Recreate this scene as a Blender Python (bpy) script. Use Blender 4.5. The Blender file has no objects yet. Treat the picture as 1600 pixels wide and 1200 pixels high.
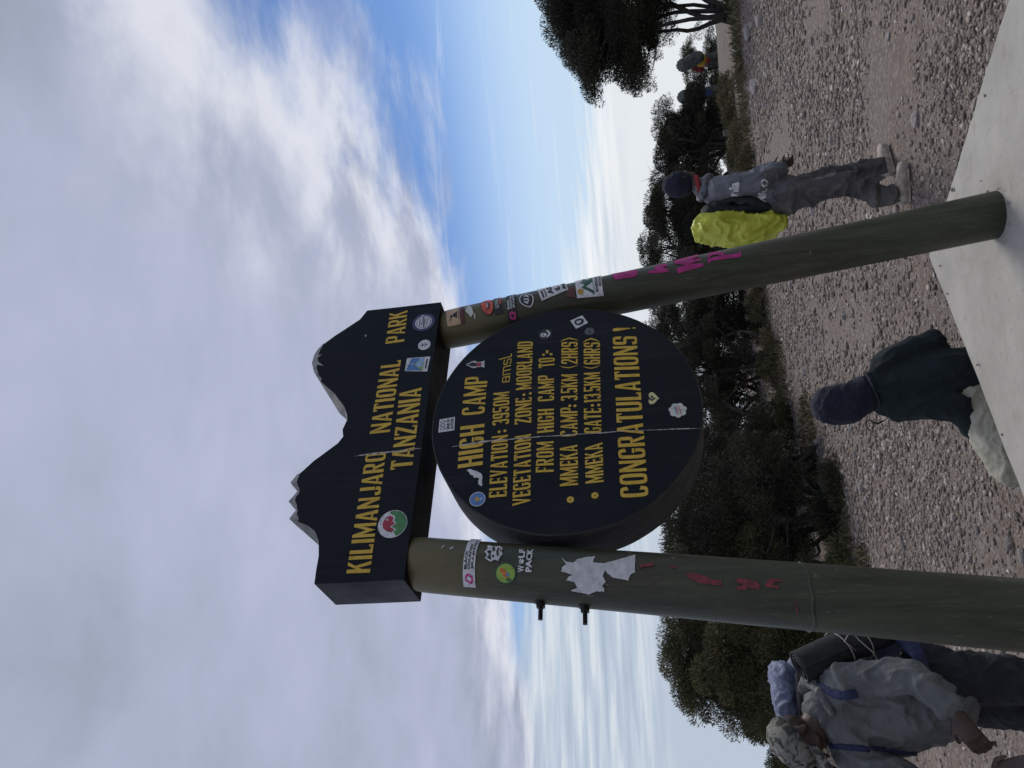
import bpy, bmesh, math, random, json
import numpy as np
from mathutils import Vector, Matrix, noise as mnoise
from mathutils.geometry import tessellate_polygon

R = math.radians
scene = bpy.context.scene
col = scene.collection
random.seed(7)
rng = np.random.default_rng(11)

# ------------------------------------------------------------------ camera
cam_data = bpy.data.cameras.new('camera')
cam = bpy.data.objects.new('camera', cam_data)
col.objects.link(cam)
scene.camera = cam
cam_data.sensor_fit = 'HORIZONTAL'
cam_data.sensor_width = 36.0
cam_data.lens = 27.0
cam_data.clip_start = 0.05
cam_data.clip_end = 20000
# the phone was held sideways: image right = down in the world
RIGHT = Vector((0.996473, 0.015647, -0.082438))
DOWN = Vector((-0.083909, 0.185818, -0.978995))
FWD = Vector((0.0, 0.982460, 0.186475))
m = Matrix((DOWN, RIGHT, -FWD)).transposed().to_4x4()
m.translation = Vector((0, 0, 1.4))
cam.matrix_world = m

# ------------------------------------------------------------------ exposure
scene.view_settings.view_transform = 'Standard'
scene.view_settings.look = 'None'
scene.view_settings.exposure = 0.0
scene.view_settings.gamma = 1.0
scene.view_settings.use_curve_mapping = False
scene.cycles.max_bounces = 5
scene.cycles.diffuse_bounces = 3
scene.cycles.glossy_bounces = 2
scene.cycles.sample_clamp_indirect = 6.0

# ------------------------------------------------------------------ node helper
class NT:
    def __init__(self, tree):
        self.t = tree; tree.nodes.clear()
    def n(self, typ, ins=None, **props):
        nd = self.t.nodes.new(typ)
        for k, v in props.items():
            setattr(nd, k, v)
        for k, v in (ins or {}).items():
            s = nd.inputs[k]
            if isinstance(v, bpy.types.NodeSocket):
                self.t.links.new(v, s)
            else:
                s.default_value = v
        return nd
    def math(self, op, a, b=0.0, c=None, clamp=False):
        d = {0: a, 1: b}
        if c is not None: d[2] = c
        return self.n('ShaderNodeMath', d, operation=op, use_clamp=clamp).outputs[0]
    def smooth(self, x, lo, hi):
        return self.n('ShaderNodeMapRange', {'Value': x, 'From Min': lo, 'From Max': hi}, interpolation_type='SMOOTHSTEP').outputs[0]
    def mix(self, f, a, b):
        nd = self.n('ShaderNodeMix', data_type='RGBA')
        for s, v in ((nd.inputs[0], f), (nd.inputs[6], a), (nd.inputs[7], b)):
            if isinstance(v, bpy.types.NodeSocket): self.t.links.new(v, s)
            else: s.default_value = v
        return nd.outputs[2]
    def noise(self, vec, scale, detail=4, rough=.55, dist=0.0, col=False):
        nd = self.n('ShaderNodeTexNoise', {'Scale': scale, 'Detail': detail, 'Roughness': rough, 'Distortion': dist})
        if vec is not None: self.t.links.new(vec, nd.inputs['Vector'])
        return nd.outputs[1 if col else 0]
    def ramp(self, f, stops):
        nd = self.n('ShaderNodeValToRGB', {0: f})
        el = nd.color_ramp.elements
        while len(el) < len(stops): el.new(0.5)
        for e, (p, c) in zip(el, stops):
            e.position = p; e.color = c if len(c) == 4 else (*c, 1)
        return nd.outputs[0]

# ------------------------------------------------------------------ world
SUN_AZ, SUN_EL = 32.0, 50.0           # azimuth right of the view direction (towards +Y)
world = bpy.data.worlds.new('World'); scene.world = world
world.use_nodes = True
w = NT(world.node_tree)
STR = 0.1
sky = w.n('ShaderNodeTexSky', sky_type='NISHITA', sun_disc=False, sun_elevation=R(SUN_EL),
          sun_rotation=R(SUN_AZ), altitude=3900, air_density=1.0, dust_density=0.6, ozone_density=1.5)
tc = w.n('ShaderNodeTexCoord').outputs['Generated']
sx = w.n('ShaderNodeSeparateXYZ', {0: tc})
X_, Y_, Z_ = sx.outputs
zc = w.math('MAXIMUM', Z_, 0.035)
px = w.math('DIVIDE', X_, zc); py = w.math('DIVIDE', Y_, zc)
P = w.n('ShaderNodeCombineXYZ', {0: px, 1: py, 2: 0.0}).outputs[0]
C_ = lambda r, g, b: (r / STR, g / STR, b / STR, 1)
# clear air: the physical sky, paler towards the horizon
blue = w.n('ShaderNodeMix', data_type='RGBA', blend_type='MULTIPLY')
blue.inputs[0].default_value = 1.0
w.t.links.new(sky.outputs[0], blue.inputs[6]); blue.inputs[7].default_value = (.90, 1.0, 1.14, 1)
air = w.mix(w.smooth(Z_, 0.27, 0.09), blue.outputs[2], C_(.56, .72, .90))
# wispy cirrus in the clear gap
cv = w.n('ShaderNodeMapping', {'Vector': P, 'Rotation': (0, 0, R(38)), 'Scale': (0.55, 2.6, 1)}).outputs[0]
cir = w.smooth(w.noise(cv, 0.55, 5, .62, 1.2), .56, .80)
air = w.mix(w.math('MULTIPLY', cir, .75), air, C_(.80, .85, .92))
# bands of thin stratus low over the horizon
az = w.math('ARCTAN2', X_, Y_)
bv = w.n('ShaderNodeCombineXYZ', {0: w.math('MULTIPLY', az, 2.6), 1: w.math('MULTIPLY', Z_, 46.0), 2: 0.0}).outputs[0]
bn = w.noise(bv, 1.0, 5, .6, .7)
azs = w.math('MULTIPLY', az, -.21)
low = w.smooth(w.math('SUBTRACT', Z_, azs), .165, .085)
band = w.math('MULTIPLY', w.smooth(w.math('ADD', bn, w.math('MULTIPLY', low, .24)), .50, .62), low)
lowc = w.ramp(w.noise(bv, 1.7, 4, .6), [(.36, C_(.60, .68, .78)), (.50, C_(.80, .845, .89)), (.60, C_(.94, .95, .96))])
lowl = w.ramp(w.noise(bv, 1.7, 4, .6), [(.36, C_(.42, .50, .62)), (.50, C_(.52, .60, .71)), (.62, C_(.68, .735, .80))])
lowc = w.mix(w.smooth(az, -.25, .20), lowl, lowc)
air = w.mix(band, air, lowc)
hz = w.mix(w.smooth(az, -.45, .30), C_(.49, .565, .675), C_(.79, .825, .86))
air = w.mix(w.smooth(Z_, .065, .0), air, hz)
# the big broken cloud deck
g1 = w.math('SUBTRACT', w.math('ADD', w.math('MULTIPLY', px, .978), w.math('MULTIPLY', py, .209)), 1.70)
g2 = w.math('SUBTRACT', w.math('ADD', w.math('MULTIPLY', px, .325), w.math('MULTIPLY', py, .946)), 3.95)
g = w.math('SMOOTH_MAX', g1, g2, .6)
n1 = w.noise(P, .85, 7, .60, .35)
n1b = w.noise(P, .27, 4, .5, .2)
edge = w.math('ADD', w.math('MULTIPLY', g, -1.0), w.math('ADD', w.math('MULTIPLY', w.math('SUBTRACT', n1, .5), 2.6), w.math('MULTIPLY', w.math('SUBTRACT', n1b, .5), 1.6)))
deck = w.smooth(edge, -.35, .45)
n2 = w.noise(P, .42, 6, .55, .5)
n3 = w.noise(P, 1.5, 6, .58, .3)
sh = w.math('ADD', w.math('MULTIPLY', n2, .75), w.math('MULTIPLY', n3, .25))
dc = w.ramp(sh, [(.36, C_(.29, .335, .41)), (.45, C_(.395, .435, .57)), (.54, C_(.465, .505, .66)), (.67, C_(.585, .615, .745))])
rim = w.math('MULTIPLY', w.smooth(edge, 1.15, .10), w.smooth(n3, .38, .60))
dc = w.mix(w.math('MULTIPLY', rim, .85), dc, C_(.86, .87, .92))
final = w.mix(deck, air, dc)
bg = w.n('ShaderNodeBackground', {'Color': final, 'Strength': STR})
w.n('ShaderNodeOutputWorld', {'Surface': bg.outputs[0]})

# ------------------------------------------------------------------ sun, veiled by the cloud ahead
sl = bpy.data.lights.new('sun', 'SUN'); sl.energy = 2.0; sl.angle = R(25); sl.color = (1.0, .95, .88)
so = bpy.data.objects.new('sun', sl); col.objects.link(so)
sd = Vector((math.sin(R(SUN_AZ)) * math.cos(R(SUN_EL)), math.cos(R(SUN_AZ)) * math.cos(R(SUN_EL)), math.sin(R(SUN_EL))))
so.rotation_euler = sd.to_track_quat('Z', 'Y').to_euler()
so.location = sd * 50

# ------------------------------------------------------------------ materials
def mat(name, base, rough=.7, build=None, **kw):
    mt = bpy.data.materials.new(name); mt.use_nodes = True
    t = NT(mt.node_tree)
    p = t.n('ShaderNodeBsdfPrincipled', {'Base Color': (*base, 1), 'Roughness': rough})
    for k, v in kw.items(): p.inputs[k].default_value = v
    if build: build(t, p)
    t.n('ShaderNodeOutputMaterial', {'Surface': p.outputs[0]})
    return mt
def link(t, a, b): t.t.links.new(a, b)
def bump(t, p, h, strength=.3, dist=.01):
    b = t.n('ShaderNodeBump', {'Height': h, 'Strength': strength, 'Distance': dist})
    link(t, b.outputs[0], p.inputs['Normal'])
def objco(t): return t.n('ShaderNodeTexCoord').outputs['Object']
def speck(c0, c1, scale, b=.25, bd=.006, lo=.35, hi=.65, detail=6):
    def f(t, p):
        o = objco(t)
        n = t.noise(o, scale, detail, .6)
        link(t, t.ramp(n, [(lo, c0), (hi, c1)]), p.inputs['Base Color'])
        bump(t, p, t.noise(o, scale * 3, 6, .6), b, bd)
    return f
def cloth(c0, c1, weave=420, fold=9):
    def f(t, p):
        o = objco(t)
        link(t, t.ramp(t.noise(o, fold, 5, .6), [(.35, c0), (.65, c1)]), p.inputs['Base Color'])
        h = t.math('ADD', t.math('MULTIPLY', t.noise(o, fold * 2.2, 4, .6, .8), 1.0), t.math('MULTIPLY', t.noise(o, weave, 2, .5), .03))
        bump(t, p, h, .55, .02)
    return f

def ground_mat(t, p):
    o = objco(t)
    big = t.noise(o, .55, 5, .6)
    mid = t.noise(o, 3.2, 6, .65)
    fine = t.noise(o, 42, 6, .7)
    c = t.ramp(fine, [(.28, (.070, .053, .043)), (.5, (.156, .125, .102)), (.72, (.262, .222, .186))])
    soil = t.ramp(mid, [(.3, (.116, .087, .070)), (.7, (.208, .160, .131))])
    c = t.mix(t.smooth(big, .42, .60), c, soil)
    vor = t.n('ShaderNodeTexVoronoi', {'Vector': o, 'Scale': 34.0}).outputs['Color']
    vs = t.n('ShaderNodeSeparateColor', {0: vor}).outputs[0]
    c = t.mix(t.math('MULTIPLY', t.smooth(vs, .60, .95), .5), c, (.31, .27, .25, 1))
    far = t.n('ShaderNodeSeparateXYZ', {0: o}).outputs[1]
    green = t.ramp(t.noise(o, 2.0, 6, .65), [(.35, (.05, .05, .03)), (.65, (.13, .12, .075))])
    c = t.mix(t.smooth(t.math('ADD', far, t.math('MULTIPLY', mid, 6.0)), 19.0, 25.0), c, green)
    link(t, c, p.inputs['Base Color'])
    vd = t.n('ShaderNodeTexVoronoi', {'Vector': o, 'Scale': 34.0}).outputs['Distance']
    h = t.math('ADD', t.math('MULTIPLY', fine, .7), t.math('MULTIPLY', vd, -.5))
    bump(t, p, h, .8, .03)
def stone_mat(t, p):
    g_ = t.n('ShaderNodeNewGeometry')
    rnd = g_.outputs['Random Per Island']
    o = objco(t)
    c = t.ramp(rnd, [(0, (.085, .065, .052)), (.35, (.176, .141, .115)), (.7, (.268, .222, .184)), (.92, (.375, .322, .272)), (1, (.53, .475, .42))])
    c = t.mix(t.math('MULTIPLY', t.noise(o, 60, 4, .6), .5), c, (.17, .14, .13, 1))
    link(t, c, p.inputs['Base Color'])
    bump(t, p, t.noise(o, 90, 4, .6), .4, .005)
def rock_mat(t, p):
    o = objco(t)
    oi = t.n('ShaderNodeObjectInfo').outputs['Random']
    c = t.ramp(oi, [(0, (.17, .15, .14)), (.5, (.29, .265, .25)), (1, (.40, .375, .355))])
    c = t.mix(t.smooth(t.noise(o, 9, 6, .65), .40, .66), c, (.16, .135, .125, 1))
    link(t, c, p.inputs['Base Color'])
    bump(t, p, t.noise(o, 22, 7, .65), .6, .02)
def concrete_mat(t, p):
    o = objco(t)
    a = t.noise(o, 2.6, 7, .65); b = t.noise(o, 26, 6, .6); c3 = t.noise(o, 7, 6, .7, .6)
    c = t.ramp(a, [(.3, (.27, .258, .228)), (.55, (.335, .32, .285)), (.75, (.385, .368, .328))])
    c = t.mix(t.math('MULTIPLY', t.smooth(c3, .52, .72), .55), c, (.235, .205, .17, 1))
    c = t.mix(t.math('MULTIPLY', t.smooth(b, .56, .70), .45), c, (.22, .205, .185, 1))
    pit = t.n('ShaderNodeTexVoronoi', {'Vector': o, 'Scale': 21.0}).outputs['Distance']
    pm = t.math('MULTIPLY', t.smooth(pit, .085, .03), t.smooth(t.noise(o, 8, 2), .50, .60))
    c = t.mix(pm, c, (.13, .12, .11, 1))
    link(t, c, p.inputs['Base Color'])
    bump(t, p, t.math('SUBTRACT', t.math('ADD', t.math('MULTIPLY', b, .4), a), pm), .35, .012)
def post_mat(t, p):
    o = objco(t)
    st = t.n('ShaderNodeMapping', {'Vector': o, 'Scale': (16, 16, 1.5)}).outputs[0]
    s = t.noise(st, 1.6, 8, .65, .4)
    blot = t.noise(o, 3.2, 6, .65)
    c = t.ramp(s, [(.3, (.021, .025, .015)), (.5, (.040, .045, .027)), (.7, (.068, .070, .042))])
    c = t.mix(t.math('MULTIPLY', t.smooth(blot, .50, .70), .6), c, (.055, .042, .028, 1))
    zz = t.n('ShaderNodeSeparateXYZ', {0: o}).outputs[2]
    c = t.mix(t.math('MULTIPLY', t.smooth(t.math('ADD', zz, t.math('MULTIPLY', blot, .35)), 2.05, 2.45), .75), c, (.150, .128, .058, 1))
    scr = t.noise(t.n('ShaderNodeMapping', {'Vector': o, 'Scale': (60, 60, 5)}).outputs[0], 2, 4, .7)
    c = t.mix(t.math('MULTIPLY', t.smooth(scr, .60, .70), .5), c, (.15, .14, .11, 1))
    ch = t.noise(o, 34, 5, .7)
    c = t.mix(t.math('MULTIPLY', t.smooth(ch, .665, .70), t.smooth(blot, .45, .6)), c, (.20, .18, .15, 1))
    link(t, c, p.inputs['Base Color'])
    p.inputs['Specular IOR Level'].default_value = .35
    link(t, t.ramp(s, [(.3, (.36,) * 3), (.7, (.58,) * 3)]), p.inputs['Roughness'])
    bump(t, p, t.math('ADD', s, t.math('MULTIPLY', blot, 1.5)), .22, .006)
def board_mat(t, p):
    o = objco(t)
    b = t.noise(o, 5, 6, .6)
    stv = t.n('ShaderNodeMapping', {'Vector': o, 'Scale': (3, 3, 40)}).outputs[0]
    gr = t.noise(stv, 2.0, 6, .6)
    c = t.ramp(b, [(.35, (.0045, .0060, .0100)), (.65, (.0075, .0095, .0145))])
    p.inputs['Specular IOR Level'].default_value = .16
    sc = t.noise(t.n('ShaderNodeMapping', {'Vector': o, 'Rotation': (0, R(25), 0), 'Scale': (4, 4, 90)}).outputs[0], 1.5, 5, .7)
    c = t.mix(t.math('MULTIPLY', t.smooth(sc, .68, .78), .35), c, (.05, .05, .05, 1))
    drip = t.noise(t.n('ShaderNodeMapping', {'Vector': o, 'Scale': (26, 26, 1.6)}).outputs[0], 1.4, 5, .65)
    c = t.mix(t.math('MULTIPLY', t.smooth(drip, .52, .78), .30), c, (.045, .046, .048, 1))
    fade = t.noise(o, 1.9, 5, .6, .4)
    c = t.mix(t.math('MULTIPLY', t.smooth(fade, .48, .72), .5), c, (.015, .017, .022, 1))
    link(t, c, p.inputs['Base Color'])
    link(t, t.ramp(b, [(.3, (.38,) * 3), (.7, (.66,) * 3)]), p.inputs['Roughness'])
    bump(t, p, t.math('ADD', gr, t.math('MULTIPLY', b, 2)), .12, .004)
def rim_mat(t, p):
    o = objco(t)
    gr = t.noise(t.n('ShaderNodeMapping', {'Vector': o, 'Scale': (3, 30, 3)}).outputs[0], 3.0, 7, .65, .5)
    link(t, t.ramp(gr, [(.35, (.010, .011, .014)), (.55, (.028, .027, .026)), (.72, (.085, .08, .072))]), p.inputs['Base Color'])
    bump(t, p, gr, .4, .006)
def yellow_mat(t, p):
    o = objco(t)
    n_ = t.noise(o, 30, 6, .65)
    c = t.ramp(n_, [(.28, (.39, .235, .020)), (.5, (.58, .37, .033)), (.75, (.64, .43, .050))])
    c = t.mix(t.smooth(t.noise(o, 7, 4, .6), .35, .70), c, t.mix(.30, c, (.62, .45, .08, 1)))
    c = t.mix(t.math('MULTIPLY', t.smooth(t.noise(o, 70, 5, .7), .60, .70), .75), c, (.06, .05, .028, 1))
    link(t, c, p.inputs['Base Color'])
def leaf_mat(c0, c1):
    def f(t, p):
        at = t.n('ShaderNodeAttribute', attribute_name='tint').outputs['Fac']
        rnd = t.n('ShaderNodeNewGeometry').outputs['Random Per Island']
        v = t.math('ADD', t.math('MULTIPLY', at, .7), t.math('MULTIPLY', rnd, .3))
        link(t, t.ramp(v, [(.1, c0), (.9, c1)]), p.inputs['Base Color'])
    return f
def camo_mat(t, p):
    o = objco(t)
    a = t.noise(o, 22, 3, .6, 1.0); b = t.noise(o, 31, 3, .6, 1.2)
    c = t.ramp(a, [(.40, (.030, .032, .028)), (.47, (.12, .12, .10)), (.58, (.19, .185, .165))])
    c = t.mix(t.smooth(b, .57, .61), c, (.022, .024, .024, 1))
    c = t.mix(t.smooth(t.noise(o, 44, 3, .6), .66, .70), c, (.20, .11, .05, 1))
    link(t, c, p.inputs['Base Color'])
    bump(t, p, t.noise(o, 60, 4, .6), .4, .01)

M = {}
M['ground'] = mat('gravel_soil', (.2, .17, .16), .95, ground_mat)
M['stones'] = mat('gravel_stones', (.3, .28, .26), .92, stone_mat)
M['rock'] = mat('rock', (.3, .28, .26), .92, rock_mat)
M['concrete'] = mat('concrete', (.5, .5, .47), .88, concrete_mat)
M['post'] = mat('post_paint', (.05, .06, .04), .45, post_mat)
M['board'] = mat('board_paint', (.012, .014, .02), .5, board_mat)
M['rim'] = mat('board_edge', (.03, .03, .03), .75, rim_mat)
M['yellow'] = mat('yellow_lettering', (.45, .29, .03), .6, yellow_mat)
M['snow'] = mat('white_peak_paint', (.35, .35, .35), .8, speck((.20, .20, .205), (.42, .42, .43), 40))
M['crack'] = mat('chipped_edge', (.4, .38, .35), .8, speck((.12, .11, .10), (.60, .58, .55), 60))
M['steel'] = mat('dark_bolt_steel', (.02, .02, .022), .45, speck((.014, .014, .016), (.045, .040, .036), 60), Metallic=.6)
def plain(name, c, r=.55): 
    k = 'p_' + name
    if k not in M:
        d = tuple(x * .58 for x in c)
        M[k] = mat(name, c, r, speck(d, c, 75, .12, .002, .30, .52))
    return M[k]
WHITE = plain('sticker_white', (.62, .63, .65)); BLACK = plain('sticker_black', (.012, .012, .014))
M['bark'] = mat('bark', (.07, .06, .05), .95, speck((.018, .016, .013), (.078, .068, .058), 14, .8, .03))
M['leafdark'] = mat('heather_dark', (.04, .05, .03), .8, leaf_mat((.006, .008, .004), (.045, .046, .020)))
M['leafolive'] = mat('heather_olive', (.07, .075, .04), .8, leaf_mat((.018, .022, .009), (.135, .128, .052)))
M['leafbrown'] = mat('heather_brown', (.05, .045, .03), .8, leaf_mat((.008, .008, .005), (.060, .050, .028)))
M['grass'] = mat('tussock', (.09, .10, .05), .85, leaf_mat((.040, .040, .017), (.20, .172, .088)))
M['skin'] = mat('skin', (.05, .026, .018), .5, speck((.034, .018, .012), (.064, .034, .023), 30, .1, .003))
M['jgrey'] = mat('grey_jacket', (.14, .15, .17), .62, cloth((.085, .090, .105), (.130, .136, .155)))
M['jpale'] = mat('pale_grey_jacket', (.20, .22, .23), .72, cloth((.078, .083, .086), (.135, .142, .145)))
M['pants'] = mat('dark_trousers', (.03, .03, .033), .85, cloth((.042, .040, .041), (.105, .098, .092)))
M['pblack'] = mat('black_trousers', (.010, .011, .015), .85, cloth((.008, .009, .013), (.016, .017, .022)))
M['khaki'] = mat('khaki_trousers', (.30, .31, .24), .8, cloth((.31, .30, .225), (.45, .435, .34)))
M['fleece'] = mat('dark_green_fleece', (.008, .018, .020), .95, cloth((.005, .010, .013), (.010, .019, .022), 600, 6))
M['navy'] = mat('navy_knit', (.018, .020, .042), .95, cloth((.006, .008, .017), (.013, .016, .032), 500, 10))
M['boot'] = mat('dusty_boot', (.27, .23, .19), .85, speck((.26, .215, .175), (.44, .385, .325), 24, .4, .01))
M['ycover'] = mat('yellow_rain_cover', (.42, .45, .035), .5, cloth((.35, .385, .025), (.52, .55, .06), 500, 7))
M['bluepack'] = mat('blue_grey_pack', (.16, .19, .33), .6, cloth((.10, .12, .195), (.18, .205, .30)))
M['bluestrap'] = mat('blue_strap', (.02, .028, .10), .75, cloth((.010, .014, .045), (.020, .028, .085)))
M['mat'] = mat('foam_mat', (.022, .023, .024), .85, speck((.009, .010, .011), (.020, .021, .022), 40, .3, .004))
M['camo'] = mat('camouflage_cloth', (.1, .1, .09), .85, camo_mat)
M['red'] = mat('red_cloth', (.26, .02, .025), .8, cloth((.18, .015, .018), (.30, .03, .03)))
M['orange'] = mat('yellow_cloth', (.5, .30, .03), .8, cloth((.42, .24, .02), (.56, .36, .05)))
M['bluecloth'] = mat('blue_cloth', (.03, .07, .22), .8, cloth((.02, .05, .17), (.05, .10, .28)))
M['duffel'] = mat('grey_green_duffel', (.06, .07, .065), .75, cloth((.045, .052, .05), (.085, .095, .085)))
M['cord'] = mat('cord', (.35, .33, .28), .8, speck((.25, .23, .19), (.42, .40, .34), 60))

# ------------------------------------------------------------------ object helpers
def tag(o, label=None, cat=None, group=None, kind=None):
    if label: o['label'] = label
    if cat: o['category'] = cat
    if group: o['group'] = group
    if kind: o['kind'] = kind
    return o
def empty(name, loc=(0, 0, 0), rz=0.0):
    o = bpy.data.objects.new(name, None); col.objects.link(o)
    o.location = loc; o.rotation_euler = (0, 0, rz); o.empty_display_size = .1
    return o
def mobj(name, verts, faces, mats, parent=None, smooth=False, midx=None):
    me = bpy.data.meshes.new(name)
    me.from_pydata([tuple(v) for v in verts], [], [tuple(f) for f in faces])
    return link_mesh(name, me, mats, parent, smooth, midx)
def link_mesh(name, me, mats, parent=None, smooth=False, midx=None):
    for mm in (mats if isinstance(mats, (list, tuple)) else [mats]): me.materials.append(mm)
    if midx is not None: me.polygons.foreach_set('material_index', midx)
    if smooth: me.polygons.foreach_set('use_smooth', [True] * len(me.polygons))
    me.update()
    o = bpy.data.objects.new(name, me); col.objects.link(o); o.parent = parent
    return o
def np_mesh(name, V, F, tint=None):
    """V (n,3), F (m,k) numpy -> mesh, fast"""
    me = bpy.data.meshes.new(name)
    k = F.shape[1]
    me.vertices.add(len(V)); me.vertices.foreach_set('co', np.ascontiguousarray(V, dtype=np.float32).ravel())
    me.loops.add(F.size); me.loops.foreach_set('vertex_index', np.ascontiguousarray(F, dtype=np.int32).ravel())
    me.polygons.add(len(F))
    me.polygons.foreach_set('loop_start', np.arange(0, F.size, k, dtype=np.int32))
    me.polygons.foreach_set('loop_total', np.full(len(F), k, dtype=np.int32))
    if tint is not None:
        a = me.attributes.new('tint', 'FLOAT', 'POINT'); a.data.foreach_set('value', np.ascontiguousarray(tint, dtype=np.float32))
    me.update(calc_edges=True); me.validate()
    return me

class G:      # geometry collector
    def __init__(s): s.v = []; s.f = []; s.m = []
    def add(s, verts, faces, mi=0):
        b = len(s.v); s.v += [tuple(v) for v in verts]
        for f in faces: s.f.append(tuple(b + i for i in f)); s.m.append(mi)
    def box(s, x0, x1, y0, y1, z0, z1, mi=0):
        v = [(x, y, z) for z in (z0, z1) for y in (y0, y1) for x in (x0, x1)]
        s.add(v, [(0, 2, 3, 1), (4, 5, 7, 6), (0, 1, 5, 4), (2, 6, 7, 3), (0, 4, 6, 2), (1, 3, 7, 5)], mi)
    def tube(s, pts, rad, n=10, side=None, mi=0, caps=True):
        """pts: list of points, rad: radius or (ra, rb) per point; ra along `side`"""
        pts = [Vector(p) for p in pts]
        rings = []
        prev = None
        for i, p in enumerate(pts):
            d = (pts[min(i + 1, len(pts) - 1)] - pts[max(i - 1, 0)]).normalized()
            a = Vector(side) if side is not None else (prev if prev is not None else (Vector((0, 0, 1)) if abs(d.z) < .8 else Vector((1, 0, 0))))
            a = (a - a.dot(d) * d)
            if a.length < 1e-5: a = d.orthogonal()
            a.normalize(); prev = a
            b = d.cross(a)
            ra, rb = rad[i] if isinstance(rad[i], (tuple, list)) else (rad[i], rad[i])
            rings.append([p + a * ra * math.cos(2 * math.pi * k / n) + b * rb * math.sin(2 * math.pi * k / n) for k in range(n)])
        v = [q for r in rings for q in r]; f = []
        for i in range(len(rings) - 1):
            for k in range(n):
                f.append((i * n + k, i * n + (k + 1) % n, (i + 1) * n + (k + 1) % n, (i + 1) * n + k))
        if caps:
            f.append(tuple(range(n - 1, -1, -1))); f.append(tuple((len(rings) - 1) * n + k for k in range(n)))
        s.add(v, f, mi)
    def capsule(s, p0, r0, p1, r1, n=12, side=None):
        p0, p1 = Vector(p0), Vector(p1); d = (p1 - p0)
        L = d.length; d = d / L if L > 1e-6 else Vector((0, 0, 1))
        T = lambda r: r if isinstance(r, (tuple, list)) else (r, r)
        r0, r1 = T(r0), T(r1); pts = []; rad = []
        m0, m1 = min(r0), min(r1)
        for a in (85, 60, 30): pts.append(p0 - d * m0 * math.sin(R(a))); rad.append(tuple(q * math.cos(R(a)) for q in r0))
        pts.append(p0); rad.append(r0); pts.append(p1); rad.append(r1)
        for a in (30, 60, 85): pts.append(p1 + d * m1 * math.sin(R(a))); rad.append(tuple(q * math.cos(R(a)) for q in r1))
        s.tube(pts, rad, n, side if side is not None else d.orthogonal())
    def ball(s, c, rx, ry, rz, n=14, m=9):
        c = Vector(c); v = []; f = []
        for i in range(m + 1):
            th = math.pi * (i + .02) / (m + .04)
            for k in range(n):
                ph = 2 * math.pi * k / n
                v.append(c + Vector((rx * math.sin(th) * math.cos(ph), ry * math.sin(th) * math.sin(ph), rz * math.cos(th))))
        for i in range(m):
            for k in range(n): f.append((i * n + k, (i + 1) * n + k, (i + 1) * n + (k + 1) % n, i * n + (k + 1) % n))
        f.append(tuple(range(n))); f.append(tuple(m * n + k for k in range(n - 1, -1, -1)))
        s.add(v, f)
    def obj(s, name, mats, parent=None, smooth=False): return mobj(name, s.v, s.f, mats, parent, smooth, s.m)

def remeshed(name, g, matl, parent=None, voxel=.012, smooth_it=6, wr=0.0, wf=14.0, stretch=(1, 1, 1), seed=0.0, transform=None):
    """voxel-merge overlapping volumes into one continuous skin; optional cloth folds"""
    me = bpy.data.meshes.new('tmp'); me.from_pydata(g.v, [], g.f); me.update()
    o = bpy.data.objects.new('tmp', me); col.objects.link(o)
    r = o.modifiers.new('r', 'REMESH'); r.mode = 'VOXEL'; r.voxel_size = voxel; r.use_smooth_shade = True
    s = o.modifiers.new('s', 'SMOOTH'); s.iterations = smooth_it; s.factor = .5
    dg = bpy.context.evaluated_depsgraph_get(); dg.update()
    out = bpy.data.meshes.new_from_object(o.evaluated_get(dg))
    bpy.data.objects.remove(o); bpy.data.meshes.remove(me)
    out.name = name
    if wr:
        n = len(out.vertices)
        nor = [v.normal.copy() for v in out.vertices]
        for i, v in enumerate(out.vertices):
            q = Vector((v.co.x * stretch[0], v.co.y * stretch[1], v.co.z * stretch[2])) * wf + Vector((seed, seed * 1.7, 0))
            q = q + Vector((mnoise.noise(q * .6), mnoise.noise(q * .6 + Vector((3, 3, 3))), 0)) * .8
            a = max(0.0, 1 - abs(mnoise.noise(q)) * 5.0)
            a2 = max(0.0, 1 - abs(mnoise.noise(q * 1.9 + Vector((8, 2, 4)))) * 5.5)
            b = mnoise.noise(q * .8 + Vector((5, 1, 2)))
            v.co += nor[i] * wr * (a * 1.0 + a2 * .6 + b * .40 - .40)
    out.materials.clear()
    return link_mesh(name, out, matl, parent, True)
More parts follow.
